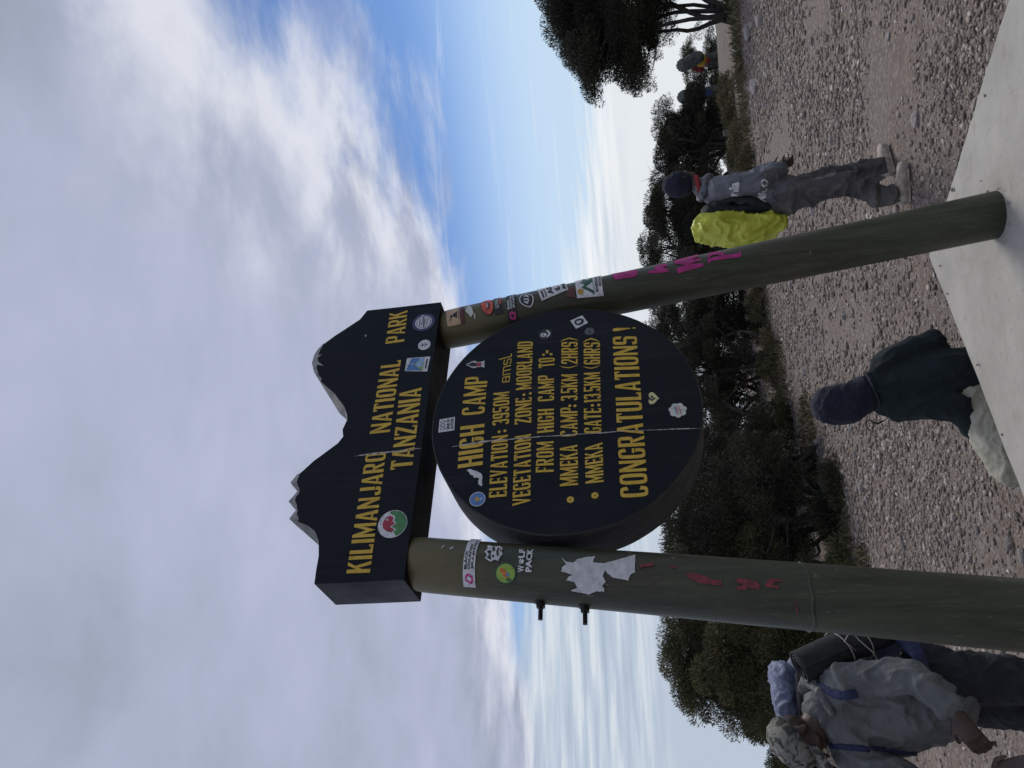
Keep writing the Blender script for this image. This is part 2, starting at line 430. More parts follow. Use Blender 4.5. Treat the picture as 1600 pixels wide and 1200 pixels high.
SIGN = r'''
{"board_front":[[-0.6568,2.2882],[-0.6588,2.4494],[-0.66,2.6098],[-0.6076,2.6139],[-0.5577,2.6155],[-0.5161,2.6242],[-0.495,2.6305],[-0.4604,2.6502],[-0.4387,2.6797],[-0.4242,2.7129],[-0.4156,2.7299],[-0.4061,2.7624],[-0.3884,2.7539],[-0.3726,2.7436],[-0.351,2.7652],[-0.3327,2.7824],[-0.3134,2.7689],[-0.2919,2.7564],[-0.2693,2.7792],[-0.2519,2.7937],[-0.2332,2.7824],[-0.2148,2.7663],[-0.1984,2.7509],[-0.1617,2.7195],[-0.138,2.6915],[-0.0887,2.6353],[-0.0591,2.6184],[-0.0256,2.6274],[0.0219,2.6162],[0.0455,2.6219],[0.0862,2.6418],[0.1551,2.6965],[0.2101,2.7554],[0.2361,2.7822],[0.2762,2.8109],[0.3283,2.8323],[0.3718,2.8314],[0.4223,2.8082],[0.4704,2.7586],[0.5219,2.6942],[0.5541,2.6553],[0.6025,2.6301],[0.6028,2.4928],[0.6053,2.2921]],"board_rear":[[-0.6568,2.2882],[-0.6588,2.4494],[-0.66,2.6098],[-0.6076,2.6139],[-0.5577,2.6155],[-0.5161,2.6242],[-0.421,2.7276],[-0.4182,2.7295],[-0.3955,2.7582],[-0.3725,2.7873],[-0.355,2.81],[-0.3403,2.8296],[-0.3884,2.7539],[-0.3726,2.7436],[-0.351,2.7652],[-0.3327,2.7824],[-0.3134,2.7689],[-0.2919,2.7564],[-0.2693,2.7792],[-0.2519,2.7937],[-0.2332,2.7824],[-0.2148,2.7663],[-0.1984,2.7509],[-0.1617,2.7195],[-0.138,2.6915],[-0.0887,2.6353],[-0.0591,2.6184],[-0.0256,2.6274],[0.0219,2.6162],[0.0455,2.6219],[0.1609,2.7224],[0.1978,2.7617],[0.2763,2.8159],[0.329,2.8539],[0.2762,2.8109],[0.3283,2.8323],[0.3718,2.8314],[0.4223,2.8082],[0.4704,2.7586],[0.5219,2.6942],[0.5541,2.6553],[0.6025,2.6301],[0.6028,2.4928],[0.6053,2.2921]],"snowL":[[-0.2145,2.7709],[-0.2332,2.7824],[-0.2519,2.7937],[-0.2693,2.7792],[-0.2919,2.7564],[-0.3134,2.7689],[-0.3327,2.7824],[-0.351,2.7652],[-0.3726,2.7436],[-0.3884,2.7539],[-0.4061,2.7624],[-0.4156,2.7299],[-0.4134,2.7229],[-0.3975,2.729],[-0.3893,2.7372],[-0.3737,2.7357],[-0.3629,2.742],[-0.3495,2.7451],[-0.3302,2.7573],[-0.3142,2.7558],[-0.304,2.7479],[-0.2877,2.7477],[-0.2707,2.7581],[-0.2536,2.7672],[-0.2371,2.7671],[-0.2234,2.7637]],"snowR":[[0.4387,2.7953],[0.4223,2.8082],[0.399,2.8225],[0.3718,2.8314],[0.3283,2.8323],[0.2762,2.8109],[0.2361,2.7822],[0.2216,2.7706],[0.2382,2.7698],[0.2602,2.7873],[0.303,2.8065],[0.3166,2.805],[0.3063,2.7739],[0.3301,2.802],[0.3521,2.8125],[0.3745,2.7938],[0.3661,2.8126],[0.394,2.8096]],"text":{"KILIMANJARO":[[-0.6265,2.4132],[-0.1424,2.4284],[-0.6267,2.4987],[-0.1462,2.5086]],"NATIONAL":[[-0.0544,2.4275],[0.2994,2.4304],[-0.0579,2.5091],[0.298,2.5152]],"PARK":[[0.3993,2.4312],[0.5767,2.4391],[0.3952,2.5136],[0.571,2.5194]],"TANZANIA":[[-0.2232,2.3153],[0.1477,2.3223],[-0.2261,2.3995],[0.1429,2.4137]],"HIGH":[[-0.229,2.0474],[-0.0494,2.053],[-0.2377,2.1402],[-0.0548,2.146]],"CAMP":[[-0.0031,2.0562],[0.1757,2.0547],[-0.0053,2.1457],[0.1791,2.1469]],"ELEVATION":[[-0.3631,1.9506],[-0.1064,1.9587],[-0.3652,2.0146],[-0.1101,2.0198]],"3950M":[[-0.0585,1.9572],[0.092,1.9637],[-0.0619,2.0213],[0.0905,2.0262]],"amsl":[[0.138,1.9647],[0.2802,1.9625],[0.1338,2.0142],[0.2681,2.0143]],"VEGETATION":[[-0.398,1.8657],[-0.1098,1.8721],[-0.4029,1.9285],[-0.1173,1.9331]],"ZONE":[[-0.0605,1.8727],[0.0569,1.8759],[-0.064,1.9355],[0.0558,1.9379]],"MOORLAND":[[0.0967,1.8771],[0.3327,1.8796],[0.0952,1.9381],[0.338,1.9422]],"FROM":[[-0.276,1.7865],[-0.1488,1.7883],[-0.2748,1.8505],[-0.1483,1.8507]],"HIGH ":[[-0.1068,1.7875],[-0.005,1.7892],[-0.1095,1.8496],[-0.003,1.8498]],"CAMP ":[[0.0324,1.7885],[0.1524,1.7911],[0.0324,1.8505],[0.156,1.8538]],"TO":[[0.1961,1.7894],[0.2391,1.7887],[0.1931,1.8512],[0.2432,1.8525]],"MMEKA":[[-0.3343,1.6996],[-0.1705,1.7011],[-0.3364,1.7632],[-0.1709,1.7647]],"CAMP  ":[[-0.1323,1.7009],[-0.0081,1.7015],[-0.1327,1.7637],[-0.0036,1.7648]],"3.5KM":[[0.0251,1.7007],[0.1474,1.7008],[0.027,1.7635],[0.1522,1.7629]],"2HRS":[[0.198,1.6993],[0.3085,1.6975],[0.2043,1.7631],[0.3144,1.7627]],"MMEKA ":[[-0.3282,1.6111],[-0.1675,1.6122],[-0.3316,1.6741],[-0.178,1.6753]],"GATE":[[-0.1266,1.6141],[-0.0193,1.613],[-0.1248,1.6764],[-0.0155,1.6765]],"13.5KM":[[0.0097,1.6133],[0.1474,1.6138],[0.0099,1.6763],[0.151,1.6761]],"6HRS":[[0.1864,1.6129],[0.2948,1.6105],[0.1915,1.6758],[0.3018,1.6747]],"CONGRATULATIONS":[[-0.3934,1.4638],[0.3093,1.4667],[-0.3946,1.5569],[0.3179,1.5604]],"(":[[0.1808,1.6932],[0.1934,1.6931],[0.1783,1.7704],[0.1956,1.7706]],")":[[0.3125,1.6924],[0.3307,1.6923],[0.3155,1.7717],[0.3388,1.7719]],"( ":[[0.1686,1.6096],[0.1825,1.6093],[0.167,1.6809],[0.1842,1.6808]],") ":[[0.2959,1.6092],[0.3192,1.6112],[0.3013,1.6811],[0.3259,1.6796]],"!":[[0.3464,1.4711],[0.3596,1.4704],[0.3441,1.5589],[0.3624,1.5583]]},"dots":[[[-0.0911,1.9936],0.006],[[-0.0887,1.9718],0.006],[[0.0707,1.9058],0.006],[[0.0743,1.881],0.006],[[0.2585,1.8339],0.006],[[0.2579,1.8043],0.006],[[0.0021,1.7292],0.006],[[0.0002,1.7098],0.006],[[-0.004,1.6453],0.006],[[-0.004,1.6216],0.006],[[-0.3903,1.7269],0.0125],[[-0.3793,1.6427],0.0125]],"dash":[[0.2631,1.8146],[0.2795,1.8149],[0.2643,1.8248],[0.2807,1.8252]],"crackB":[[[-0.1554,2.5561],0.0007],[[-0.1497,2.5003],0.0062],[[-0.1498,2.4618],0.0072],[[-0.147,2.4239],0.0048],[[-0.1457,2.386],0.0058],[[-0.1444,2.3482],0.0048],[[-0.1399,2.316],0.0038],[[-0.1408,2.2857],0.0012]],"crackD":[[[-0.1428,2.1711],0.0007],[[-0.1363,2.1126],0.0053],[[-0.1299,2.052],0.0072],[[-0.1279,1.9914],0.0043],[[-0.1276,1.9432],0.0029],[[-0.1265,1.8715],0.0038],[[-0.1249,1.8241],0.0024],[[-0.128,1.7534],0.0038],[[-0.1276,1.7417],0.0048],[[-0.1264,1.7067],0.0024],[[-0.1286,1.6141],0.0029],[[-0.1278,1.5912],0.0048],[[-0.1262,1.5454],0.001],[[-0.1292,1.4775],0.0012],[[-0.1328,1.388],0.0019],[[-0.1329,1.3702],0.0038],[[-0.1375,1.2692],0.0012]],"board_st":{"redgreen":[-0.4475,2.3583,0.054],"purple":[0.4969,2.3575,0.0498],"rose":[0.37,2.3392,0.0271],"bluegreen":[[0.2393,2.4067],[0.306,2.406],[0.3046,2.3054],[0.2269,2.31]],"gene":[[-0.074,2.2305],[-0.0142,2.2319],[-0.0074,2.1715],[-0.0691,2.1682]],"figure":[[0.2273,2.1457],[0.2603,2.1485],[0.2585,2.0742],[0.2159,2.0712]],"skull":[0.3644,1.8295,0.0284],"diamond":[[0.3776,1.7049],[0.425,1.7282],[0.4462,1.6786],[0.4036,1.6557]],"grey":[0.3573,1.6512,0.019],"heart":[[-0.0178,1.4462],[0.0368,1.4431],[0.0322,1.3969],[-0.0221,1.4006]],"cloud":[-0.0532,1.3394,0.0332],"blue":[-0.3677,2.056,0.0287]},"torn":[[-0.2476,2.1047],[-0.243,2.0941],[-0.2494,2.0793],[-0.2558,2.0645],[-0.2648,2.0496],[-0.2783,2.0439],[-0.2966,2.0449],[-0.3124,2.0415],[-0.3173,2.0458],[-0.3089,2.0558],[-0.2956,2.0591],[-0.2854,2.0552],[-0.2795,2.0651],[-0.2815,2.0744],[-0.2706,2.08],[-0.2673,2.0898],[-0.2563,2.0954]],"L":{"bclabel":[[-60.1552,2.0924],[57.5735,2.0787],[59.0976,2.0401],[-59.0534,2.0492]],"wolf":[[-8.6254,2.0167],[32.418,2.0157],[30.1648,1.9524],[-9.4723,1.953]],"carrot":[[-46.6875,1.978],[-7.9586,1.9749],[-4.7401,1.9054],[-42.8677,1.9079]],"wolfpack":[[-21.6915,1.9001],[25.5979,1.8985],[28.63,1.8511],[-19.5348,1.8539]],"paper":[[12.7852,1.7558],[4.7949,1.7397],[4.2645,1.7161],[11.8664,1.7033],[16.7193,1.6827],[21.5909,1.6465],[9.0557,1.654],[7.3097,1.6411],[7.4426,1.6181],[14.4694,1.5848],[24.4244,1.549],[33.7673,1.5185],[-5.1512,1.5205],[-10.2664,1.5359],[-20.6506,1.5445],[-18.6354,1.5618],[-18.3925,1.5868],[-12.1166,1.6064],[-5.1523,1.616],[-15.7893,1.6229],[-25.4472,1.6153],[-33.1763,1.6264],[-38.7427,1.6206],[-43.3946,1.6228],[-43.1049,1.6456],[-50.945,1.6724],[-49.1845,1.6977],[-47.6995,1.7284],[-46.2344,1.7307],[-40.2546,1.7065],[-30.3024,1.7155],[-28.6336,1.7412],[-20.8049,1.73],[-18.7332,1.7169],[-15.408,1.74],[-14.6639,1.7556],[-5.4515,1.7527],[-0.1279,1.7396]],"red0":[[9.8223,1.5043],[15.9977,1.4627],[10.8286,1.4594],[4.35,1.5047]],"red1":[[0.0827,1.3637],[2.2047,1.3436],[-1.6808,1.3084],[-7.1573,1.288],[-6.8687,1.2597],[-16.206,1.2615],[-15.5007,1.2895],[-13.3971,1.3318],[-8.2671,1.356]],"red2":[[-4.1273,1.2241],[-0.42,1.1919],[-3.2409,1.1614],[-10.8828,1.1494],[-18.1034,1.1544],[-15.0781,1.1744],[-14.7332,1.1881],[-19.9306,1.1926],[-21.0223,1.2153],[-14.0282,1.2157],[-12.1769,1.1979],[-5.9172,1.2175]],"red3":[[-8.1891,1.1351],[2.027,1.1189],[2.4619,1.0881],[-1.8559,1.0892],[-3.8972,1.1102],[-9.0865,1.1115],[-9.3681,1.0963],[-13.4812,1.0989],[-12.1016,1.1326]],"red4":[[11.3681,1.4151],[12.7403,1.3984],[15.5217,1.3962],[15.1203,1.3933],[5.4897,1.3945],[5.31,1.3982],[9.6332,1.3991],[9.8406,1.4152]],"red5":[[-31.7279,1.0533],[-31.5341,1.0496],[-52.4284,1.052],[-51.5394,1.0556]],"chip0":[[12.0944,2.1689],[14.4597,2.1695],[22.8085,2.163],[20.1173,2.1609]],"chip1":[[12.0267,2.139],[15.299,2.1388],[20.0627,2.1299],[16.7363,2.1278]],"ring":[[61.2955,0.9974],[-19.5491,1.0158],[-82.6659,1.0211]],"bolts":[[-0.7104,-0.0,1.8385],[-0.7576,0.0,1.8416],[-0.7309,-0.0,1.6926],[-0.7761,0.0,1.6972]]},"R":{"tan":[[-36.4061,2.2562],[23.3861,2.2673],[27.0846,2.2096],[-36.091,2.1982]],"strip":[[-35.6877,2.1968],[26.5969,2.2086],[27.0327,2.1927],[-35.3297,2.1822]],"bird":[[13.4227,2.1802],[23.5896,2.1666],[6.843,2.1517],[-12.189,2.143],[-23.4669,2.1543],[-11.9106,2.1656],[-2.5949,2.1776]],"bird2":[[-15.6725,2.142],[-15.371,2.1357],[-29.3045,2.1352],[-29.8589,2.1398]],"smile":[[-25.4413,2.1026],[35.7605,2.1265],[37.8208,2.0654],[-30.972,2.0492]],"smilelabel":[[-30.972,2.0492],[37.8208,2.0654],[35.1393,2.0305],[-29.7471,2.0155]],"bclabel":[[-62.5827,1.9943],[34.969,2.0077],[38.0212,1.9676],[-63.6684,1.9543]],"leaf":[[-27.2932,1.9485],[27.8375,1.9541],[13.9131,1.8801],[-33.943,1.8803]],"asy":[[-19.3304,1.8503],[34.8201,1.8765],[37.1897,1.7534],[-1.4383,1.7373]],"adv":[[-32.6494,1.7019],[37.3851,1.7109],[36.8748,1.5997],[-40.6751,1.5918]],"redpatch":[[-22.4038,1.7425],[1.8662,1.7439],[7.7746,1.7109],[-30.3134,1.7082]],"mag0":[[29.632,1.5549],[24.6305,1.4637],[16.2429,1.4439],[-3.5439,1.4472],[-7.5667,1.4615],[-2.6644,1.5412],[15.4723,1.5527]],"mag1":[[-5.9983,1.4056],[3.6194,1.4007],[1.7635,1.373],[13.8539,1.3799],[21.6576,1.3594],[18.9054,1.3236],[6.6865,1.3228],[5.427,1.3448],[-4.7425,1.3202],[-14.1837,1.3194],[-10.8679,1.3585]],"mag2":[[26.8722,1.299],[38.9514,1.194],[18.042,1.1926],[12.7524,1.229],[8.9242,1.1861],[-0.465,1.1876],[-2.8467,1.239],[-10.4143,1.1774],[-18.8822,1.1787],[-23.594,1.2813],[-8.5939,1.2891],[-4.7034,1.2472],[7.386,1.289]],"mag3a":[[9.3478,1.1605],[26.96,1.1439],[26.8001,1.1162],[12.4012,1.0912],[1.6839,1.0893],[1.96,1.1088],[9.3932,1.1153],[10.6694,1.1386],[3.3245,1.1516]],"mag3b":[[4.865,1.1592],[1.0776,1.15],[1.6839,1.0893],[-3.3839,1.0358],[7.4437,1.0258],[-10.288,1.0236],[-15.0636,1.0303],[-8.0372,1.1457],[-15.5293,1.1547],[-9.1549,1.1576]]}}'''
# ------------------------------------------------------------------ terrain
GZ = -0.5
def gheight(x, y):
    r = math.hypot(x, y)
    z = GZ + .035 * mnoise.noise(Vector((x * .45, y * .45, 0))) + .014 * mnoise.noise(Vector((x * 1.7, y * 1.7, 3)))
    if y > 17: z -= .17 * (y - 17) * min(1, (y - 17) / 5)
    if abs(x) > 14: z -= .04 * (abs(x) - 14)
    if y < -14: z += .05 * (-14 - y)
    return z
def axis(lo, hi, fine_lo, fine_hi, step):
    a = list(np.arange(fine_lo, fine_hi + 1e-6, step)); s = step; v = fine_hi
    while v < hi: s *= 1.35; v += s; a.append(v)
    s = step; v = fine_lo; b = []
    while v > lo: s *= 1.35; v -= s; b.append(v)
    return np.array(b[::-1] + a)
xs = axis(-1500, 1500, -7, 9, .16); ys = axis(-600, 3000, 1.5, 18, .16)
V = np.array([(x, y, gheight(x, y)) for y in ys for x in xs]); nx = len(xs)
ii, jj = np.meshgrid(np.arange(nx - 1), np.arange(len(ys) - 1))
b = (jj * nx + ii).ravel(); F = np.stack([b, b + 1, b + nx + 1, b + nx], 1)
ground = link_mesh('ground', np_mesh('ground', V, F), M['ground'], None, True)
tag(ground, kind='structure')

# ------------------------------------------------------------------ sign frame (local x along the sign, y away from the viewer, z up)
YAW = R(37.418); ORG = Vector((-.160688, 2.925525, 0))
def s2w(x, y, z=0.0):
    c, s = math.cos(YAW), math.sin(YAW)
    return Vector((ORG.x + x * c - y * s, ORG.y + x * s + y * c, z))
def w2s(X, Y):
    c, s = math.cos(YAW), math.sin(YAW); dx, dy = X - ORG.x, Y - ORG.y
    return dx * c + dy * s, -dx * s + dy * c

# concrete plinth with worn arrises
SX0, SX1, SY0, SY1 = -1.32, 1.308, -1.15, .668
bm = bmesh.new()
nxp, nyp = 40, 28
gv = [[bm.verts.new((SX0 + (SX1 - SX0) * i / nxp, SY0 + (SY1 - SY0) * j / nyp, 0)) for i in range(nxp + 1)] for j in range(nyp + 1)]
for j in range(nyp):
    for i in range(nxp): bm.faces.new((gv[j][i], gv[j][i + 1], gv[j + 1][i + 1], gv[j + 1][i]))
res = bmesh.ops.extrude_face_region(bm, geom=list(bm.faces))
low = [v for v in res['geom'] if isinstance(v, bmesh.types.BMVert)]
bmesh.ops.translate(bm, vec=(0, 0, -.75), verts=low)
bmesh.ops.recalc_face_normals(bm, faces=bm.faces)
for v in bm.verts:
    if v.co.z > -.1:
        e = min(v.co.x - SX0, SX1 - v.co.x, v.co.y - SY0, SY1 - v.co.y)
        q = Vector((v.co.x * 2.1, v.co.y * 2.1, 0))
        v.co.z += .004 * mnoise.noise(q)
        if e < .002:
            k = .008 * abs(mnoise.noise(q * 4)); v.co.x *= 1 - k * .5; v.co.z -= k * .5
edges = [e for e in bm.edges if len(e.link_faces) == 2 and e.calc_face_angle(0) > 1.0 and max(v.co.z for v in e.verts) > -.1]
bmesh.ops.bevel(bm, geom=edges, offset=.012, segments=2, profile=.6, affect='EDGES')
me = bpy.data.meshes.new('concrete_plinth'); bm.to_mesh(me); bm.free()
plinth = link_mesh('concrete_plinth', me, M['concrete'], None, False)
plinth.location = ORG; plinth.rotation_euler = (0, 0, YAW)
tag(plinth, kind='structure')

# ------------------------------------------------------------------ the park sign
D = json.loads(SIGN)
T2 = .0975
sign = empty('park_sign', ORG, YAW)
tag(sign, 'dark national park signboard on two leaning green posts with yellow lettering and stickers', 'sign')
def post_axis(side, z): return (-.789 + (z - .437) * .1253) if side == 'L' else (.852 - (z - .04) * .1438)
def post_rad(side, z):
    if side == 'L': return .1085 + (.095 - .1085) * z / 2.28
    return .097 + (.0845 - .097) * z / 2.28
posts = {}
for side in 'LR':
    n, zs = 56, np.linspace(-.04, 2.31, 60); v = []; f = []
    for i, z in enumerate(zs):
        for k in range(n):
            a = 2 * math.pi * k / n
            q = Vector((math.cos(a) * 1.5, math.sin(a) * 1.5, z * 1.1 + (5 if side == 'R' else 0)))
            r = post_rad(side, z) + .0035 * mnoise.noise(q) + .0012 * mnoise.noise(Vector((q.x * 5, q.y * 5, z * 1.2)))
            if side == 'L':                                            # ring joint where two lengths meet
                zr = 1.012 + .006 * math.sin(a * 2 + 1) + .004 * mnoise.noise(Vector((a * 3, 0, 0)))
            if z > 2.26: r -= (z - 2.26) * .12
            v.append((post_axis(side, z) + r * math.cos(a), r * math.sin(a), z))
    for i in range(len(zs) - 1):
        for k in range(n): f.append((i * n + k, i * n + (k + 1) % n, (i + 1) * n + (k + 1) % n, (i + 1) * n + k))
    f.append(tuple((len(zs) - 1) * n + k for k in range(n)))
    posts[side] = mobj('post', v, f, M['post'], sign, True)
posts['L']['label'] = 'nearer post with torn white paper, bolts and a ring joint'
posts['R']['label'] = 'farther post with a column of stickers and magenta paint'
# ring joint on the left post: a raised uneven lip with a dark crack below
g = G(); n = 56
def ringz(a): return 1.012 + .008 * math.sin(a * 1.0 + .6) + .006 * mnoise.noise(Vector((math.cos(a) * 2, math.sin(a) * 2, 9)))
rows = []
for dz, dr in ((-.007, -.004), (-.004, .0022), (.000, .0040), (.004, .0024), (.008, -.004)):
    row = []
    for k in range(n):
        a = 2 * math.pi * k / n; z = ringz(a) + dz
        r = post_rad('L', z) + dr + .0012 * mnoise.noise(Vector((a * 7, dz * 100, 0)))
        row.append((post_axis('L', z) + r * math.cos(a), r * math.sin(a), z))
    rows.append(row)
fv = [q for r_ in rows for q in r_]
ff = [(i * n + k, i * n + (k + 1) % n, (i + 1) * n + (k + 1) % n, (i + 1) * n + k) for i in range(4) for k in range(n)]
mobj('joint_lip', fv, ff, M['post'], posts['L'], True)
# threaded bolts through the left post
for i in (0, 2):
    p0, p1 = D['L']['bolts'][i], D['L']['bolts'][i + 1]
    z = p0[2]; xs_ = post_axis('L', z) - post_rad('L', z) + .004
    g = G()
    g.tube([(xs_, 0, z), (xs_ - .006, 0, z)], [.022, .022], 20, (0, 1, 0))
    g.tube([(xs_ - .006, 0, z), (xs_ - .022, 0, z)], [.0155, .0155], 6, (0, 1, 0))
    pts = []; rr = []
    for k in range(26): pts.append((xs_ - .022 - k * .0016, 0, z)); rr.append(.0082 if k % 2 else .0066)
    g.tube(pts, rr, 12, (0, 1, 0))
    g.obj('bolt', M['steel'], posts['L'])

# mountain-shaped top board
fr, re_ = D['board_front'], D['board_rear']
N = len(fr)
rough = lambda p, k: (p[0] + .0012 * mnoise.noise(Vector((k * 3.1, 0, 0))), p[1] + .0012 * mnoise.noise(Vector((k * 2.7, 4, 0))))
v = [(p[0], -T2, p[1]) for p in fr] + [(p[0], T2, p[1]) for p in re_]
tri = tessellate_polygon([[Vector((p[0], p[1], 0)) for p in fr]])
f = []; mi = []
def orient(t3, pts, want):   # want sign of area
    a = (pts[t3[1]][0] - pts[t3[0]][0]) * (pts[t3[2]][1] - pts[t3[0]][1]) - (pts[t3[2]][0] - pts[t3[0]][0]) * (pts[t3[1]][1] - pts[t3[0]][1])
    return t3 if (a > 0) == want else (t3[0], t3[2], t3[1])
for t3 in tri:
    t3 = orient(t3, fr, True)
    f.append(t3); mi.append(0)
    f.append(tuple(N + i for i in reversed(t3))); mi.append(0)
for i in range(N):
    j = (i + 1) % N
    f.append((i, N + i, N + j, j)); mi.append(0 if i in (0, 1, N - 1, N - 2) else 1)
bm = bmesh.new(); me = bpy.data.meshes.new('top_board'); me.from_pydata(v, [], f)
me.polygons.foreach_set('material_index', mi); bm.from_mesh(me)
bmesh.ops.recalc_face_normals(bm, faces=bm.faces); bm.to_mesh(me); bm.free()
M['slope'] = mat('skylit_board_edge', (.1, .1, .1), .85, speck((.06, .06, .06), (.22, .215, .205), 22, .4, .01))  # paler grey on the sloped edges: sky light put into the colour
board = link_mesh('top_board', me, [M['board'], M['slope']], sign, False)
board['label'] = 'board cut to a two-peak mountain outline'
bv = board.modifiers.new('bevel', 'BEVEL'); bv.width = .004; bv.segments = 2; bv.limit_method = 'ANGLE'; bv.angle_limit = R(50)

# round lower board
DC = (-.015, 1.755); DR = .506
n = 112; g = G()
ringp = []
for k in range(n):
    a = 2 * math.pi * k / n; r = DR + .0025 * mnoise.noise(Vector((math.cos(a) * 2, math.sin(a) * 2, 0))) + .001 * mnoise.noise(Vector((math.cos(a) * 12, math.sin(a) * 12, 0)))
    ringp.append((DC[0] + r * math.cos(a), DC[1] + r * math.sin(a), r, a))
v = []
for y, dr in ((-T2, -.005), (-T2 + .004, 0), (-.03, .0), (.03, .0), (T2 - .004, 0), (T2, -.005)):
    for (x, z, r, a) in ringp: v.append((DC[0] + (r + dr) * math.cos(a), y, DC[1] + (r + dr) * math.sin(a)))
f = []; mi = []
f.append(tuple(range(n))); mi.append(0)
for i in range(5):
    for k in range(n): f.append((i * n + k, (i + 1) * n + k, (i + 1) * n + (k + 1) % n, i * n + (k + 1) % n)); mi.append(1)
f.append(tuple(5 * n + k for k in range(n - 1, -1, -1))); mi.append(0)
disc = mobj('round_board', v, f, [M['board'], M['rim']], sign, False, mi)
disc['label'] = 'thick round board with the camp distances'

# ---- lettering: a narrow painted gothic built from strokes
def sup(x0, y0, x1, y1, e, N=40):
    cx, cy, a, b_ = (x0 + x1) / 2, (y0 + y1) / 2, (x1 - x0) / 2, (y1 - y0) / 2; o = []
    for k in range(N):
        t_ = 2 * math.pi * (k + .5) / N; c, s = math.cos(t_), math.sin(t_)
        o.append((cx + a * math.copysign(abs(c) ** (2 / e), c), cy + b_ * math.copysign(abs(s) ** (2 / e), s)))
    return o
def ring(x0, y0, x1, y1, tv, th, skip=None):
    A = sup(x0, y0, x1, y1, 4.2); B = sup(x0 + tv, y0 + th, x1 - tv, y1 - th, 4.2); o = []
    for k in range(len(A)):
        j = (k + 1) % len(A); q = [A[k], A[j], B[j], B[k]]
        mx = sum(p[0] for p in q) / 4; my = sum(p[1] for p in q) / 4
        if skip and skip(mx, my): continue
        o.append(q)
    return o
def rc(x0, y0, x1, y1): return [(x0, y0), (x1, y0), (x1, y1), (x0, y1)]
TV, TH = .155, .105
def glyph(c):
    w = .46; tv, th = TV, TH
    V_ = lambda x: rc(x, 0, x + tv, 1)
    if c == 'I': return .155, [rc(0, 0, .155, 1)]
    if c == 'L': return .38, [V_(0), rc(tv, 0, .38, th), rc(.30, th, .38, .19)]
    if c == 'E': return .38, [V_(0), rc(tv, 0, .38, th), rc(tv, 1 - th, .38, 1), rc(tv, .45, .31, .55), rc(.31, th, .38, .2), rc(.31, .8, .38, 1 - th), rc(.31, .40, .345, .60)]
    if c == 'F': return .38, [V_(0), rc(tv, 1 - th, .38, 1), rc(tv, .45, .31, .55), rc(.31, .8, .38, 1 - th)]
    if c == 'T': return .44, [rc(.22 - tv / 2, 0, .22 + tv / 2, 1 - th), rc(0, 1 - th, .44, 1), rc(0, .80, .07, 1 - th), rc(.37, .80, .44, 1 - th)]
    if c == 'H': return w, [V_(0), V_(w - tv), rc(tv, .45, w - tv, .56)]
    if c == 'N': return .5, [rc(0, 0, .13, 1), rc(.37, 0, .5, 1), [(.13, 1), (.13, .62), (.37, 0), (.37, .38)]]
    if c == 'M': return .62, [rc(0, 0, .135, 1), rc(.485, 0, .62, 1), [(.135, 1), (.135, .62), (.31, 0), (.31, .42)], [(.31, .42), (.31, 0), (.485, .62), (.485, 1)]]
    if c == 'K': return .48, [V_(0), [(tv, .38), (tv, .60), (.33, 1), (.47, 1)], [(.22, .50), (.30, .66), (.48, 0), (.33, 0)]]
    if c == 'A': return .5, [[(0, 0), (.12, 0), (.285, 1), (.18, 1)], [(.34, 0), (.5, 0), (.325, 1), (.215, 1)], rc(.12, .20, .38, .30)]
    if c == 'V': return .48, [[(0, 1), (.155, 1), (.285, 0), (.20, 0)], [(.36, 1), (.48, 1), (.29, 0), (.205, 0)]]
    if c == 'Z': return .44, [rc(0, 0, .44, th), rc(0, 1 - th, .44, 1), [(0, th), (.16, th), (.44, 1 - th), (.28, 1 - th)], rc(0, .78, .07, 1 - th), rc(.37, th, .44, .22)]
    if c == 'O' or c == '0': return w, ring(0, 0, w, 1, tv, th)
    if c == 'D': return w, [V_(0)] + ring(0, 0, w, 1, tv, th, lambda x, y: x < .12) + [rc(.08, 0, .2, th), rc(.08, 1 - th, .2, 1)]
    if c == 'U': return w, [rc(0, .3, tv, 1), rc(w - tv, .3, w, 1)] + ring(0, 0, w, .8, tv, th, lambda x, y: y > .32)
    if c == 'J': return .42, [rc(.42 - tv, .3, .42, 1)] + ring(0, 0, .42, .7, tv, th, lambda x, y: y > .32)
    if c == 'C': return w, ring(0, 0, w, 1, tv, th, lambda x, y: x > .24 and .32 < y < .68)
    if c == 'G': return w, ring(0, 0, w, 1, tv, th, lambda x, y: x > .24 and .48 < y < .68) + [rc(.25, .40, w, .49)]
    if c == 'P': return w, [V_(0)] + ring(0, .40, w, 1, tv, th * .95, lambda x, y: x < .12) + [rc(.1, .40, .22, .50), rc(.1, .9, .22, 1)]
    if c == 'R': return .48, [V_(0)] + ring(0, .43, w, 1, tv, th * .95, lambda x, y: x < .12) + [rc(.1, .43, .22, .53), rc(.1, .9, .22, 1), [(.17, .46), (.30, .46), (.48, 0), (.33, 0)]]
    if c == 'S': return w, ring(0, .44, w, 1, tv, th, lambda x, y: x > .25 and .52 < y < .72) + ring(0, 0, w, .56, tv, th, lambda x, y: x < .21 and .28 < y < .50)
    if c == '3': return .44, ring(0, .46, .44, 1, tv, th, lambda x, y: x < .21 and y < .76) + ring(0, 0, .44, .55, tv, th, lambda x, y: x < .21 and y > .25)
    if c == '5': return .44, [rc(0, .48, .12, 1), rc(.12, 1 - th, .42, 1)] + ring(0, 0, .44, .62, tv, th, lambda x, y: x < .18 and .24 < y < .46)
    if c == '9': return .44, ring(0, .40, .44, 1, tv, th) + ring(0, 0, .44, .75, tv, th, lambda x, y: (x < .22 and y > .22) or y > .45)
    if c == '6': return .44, ring(0, 0, .44, .60, tv, th) + ring(0, .25, .44, 1, tv, th, lambda x, y: (x > .22 and y < .8) or y < .5)
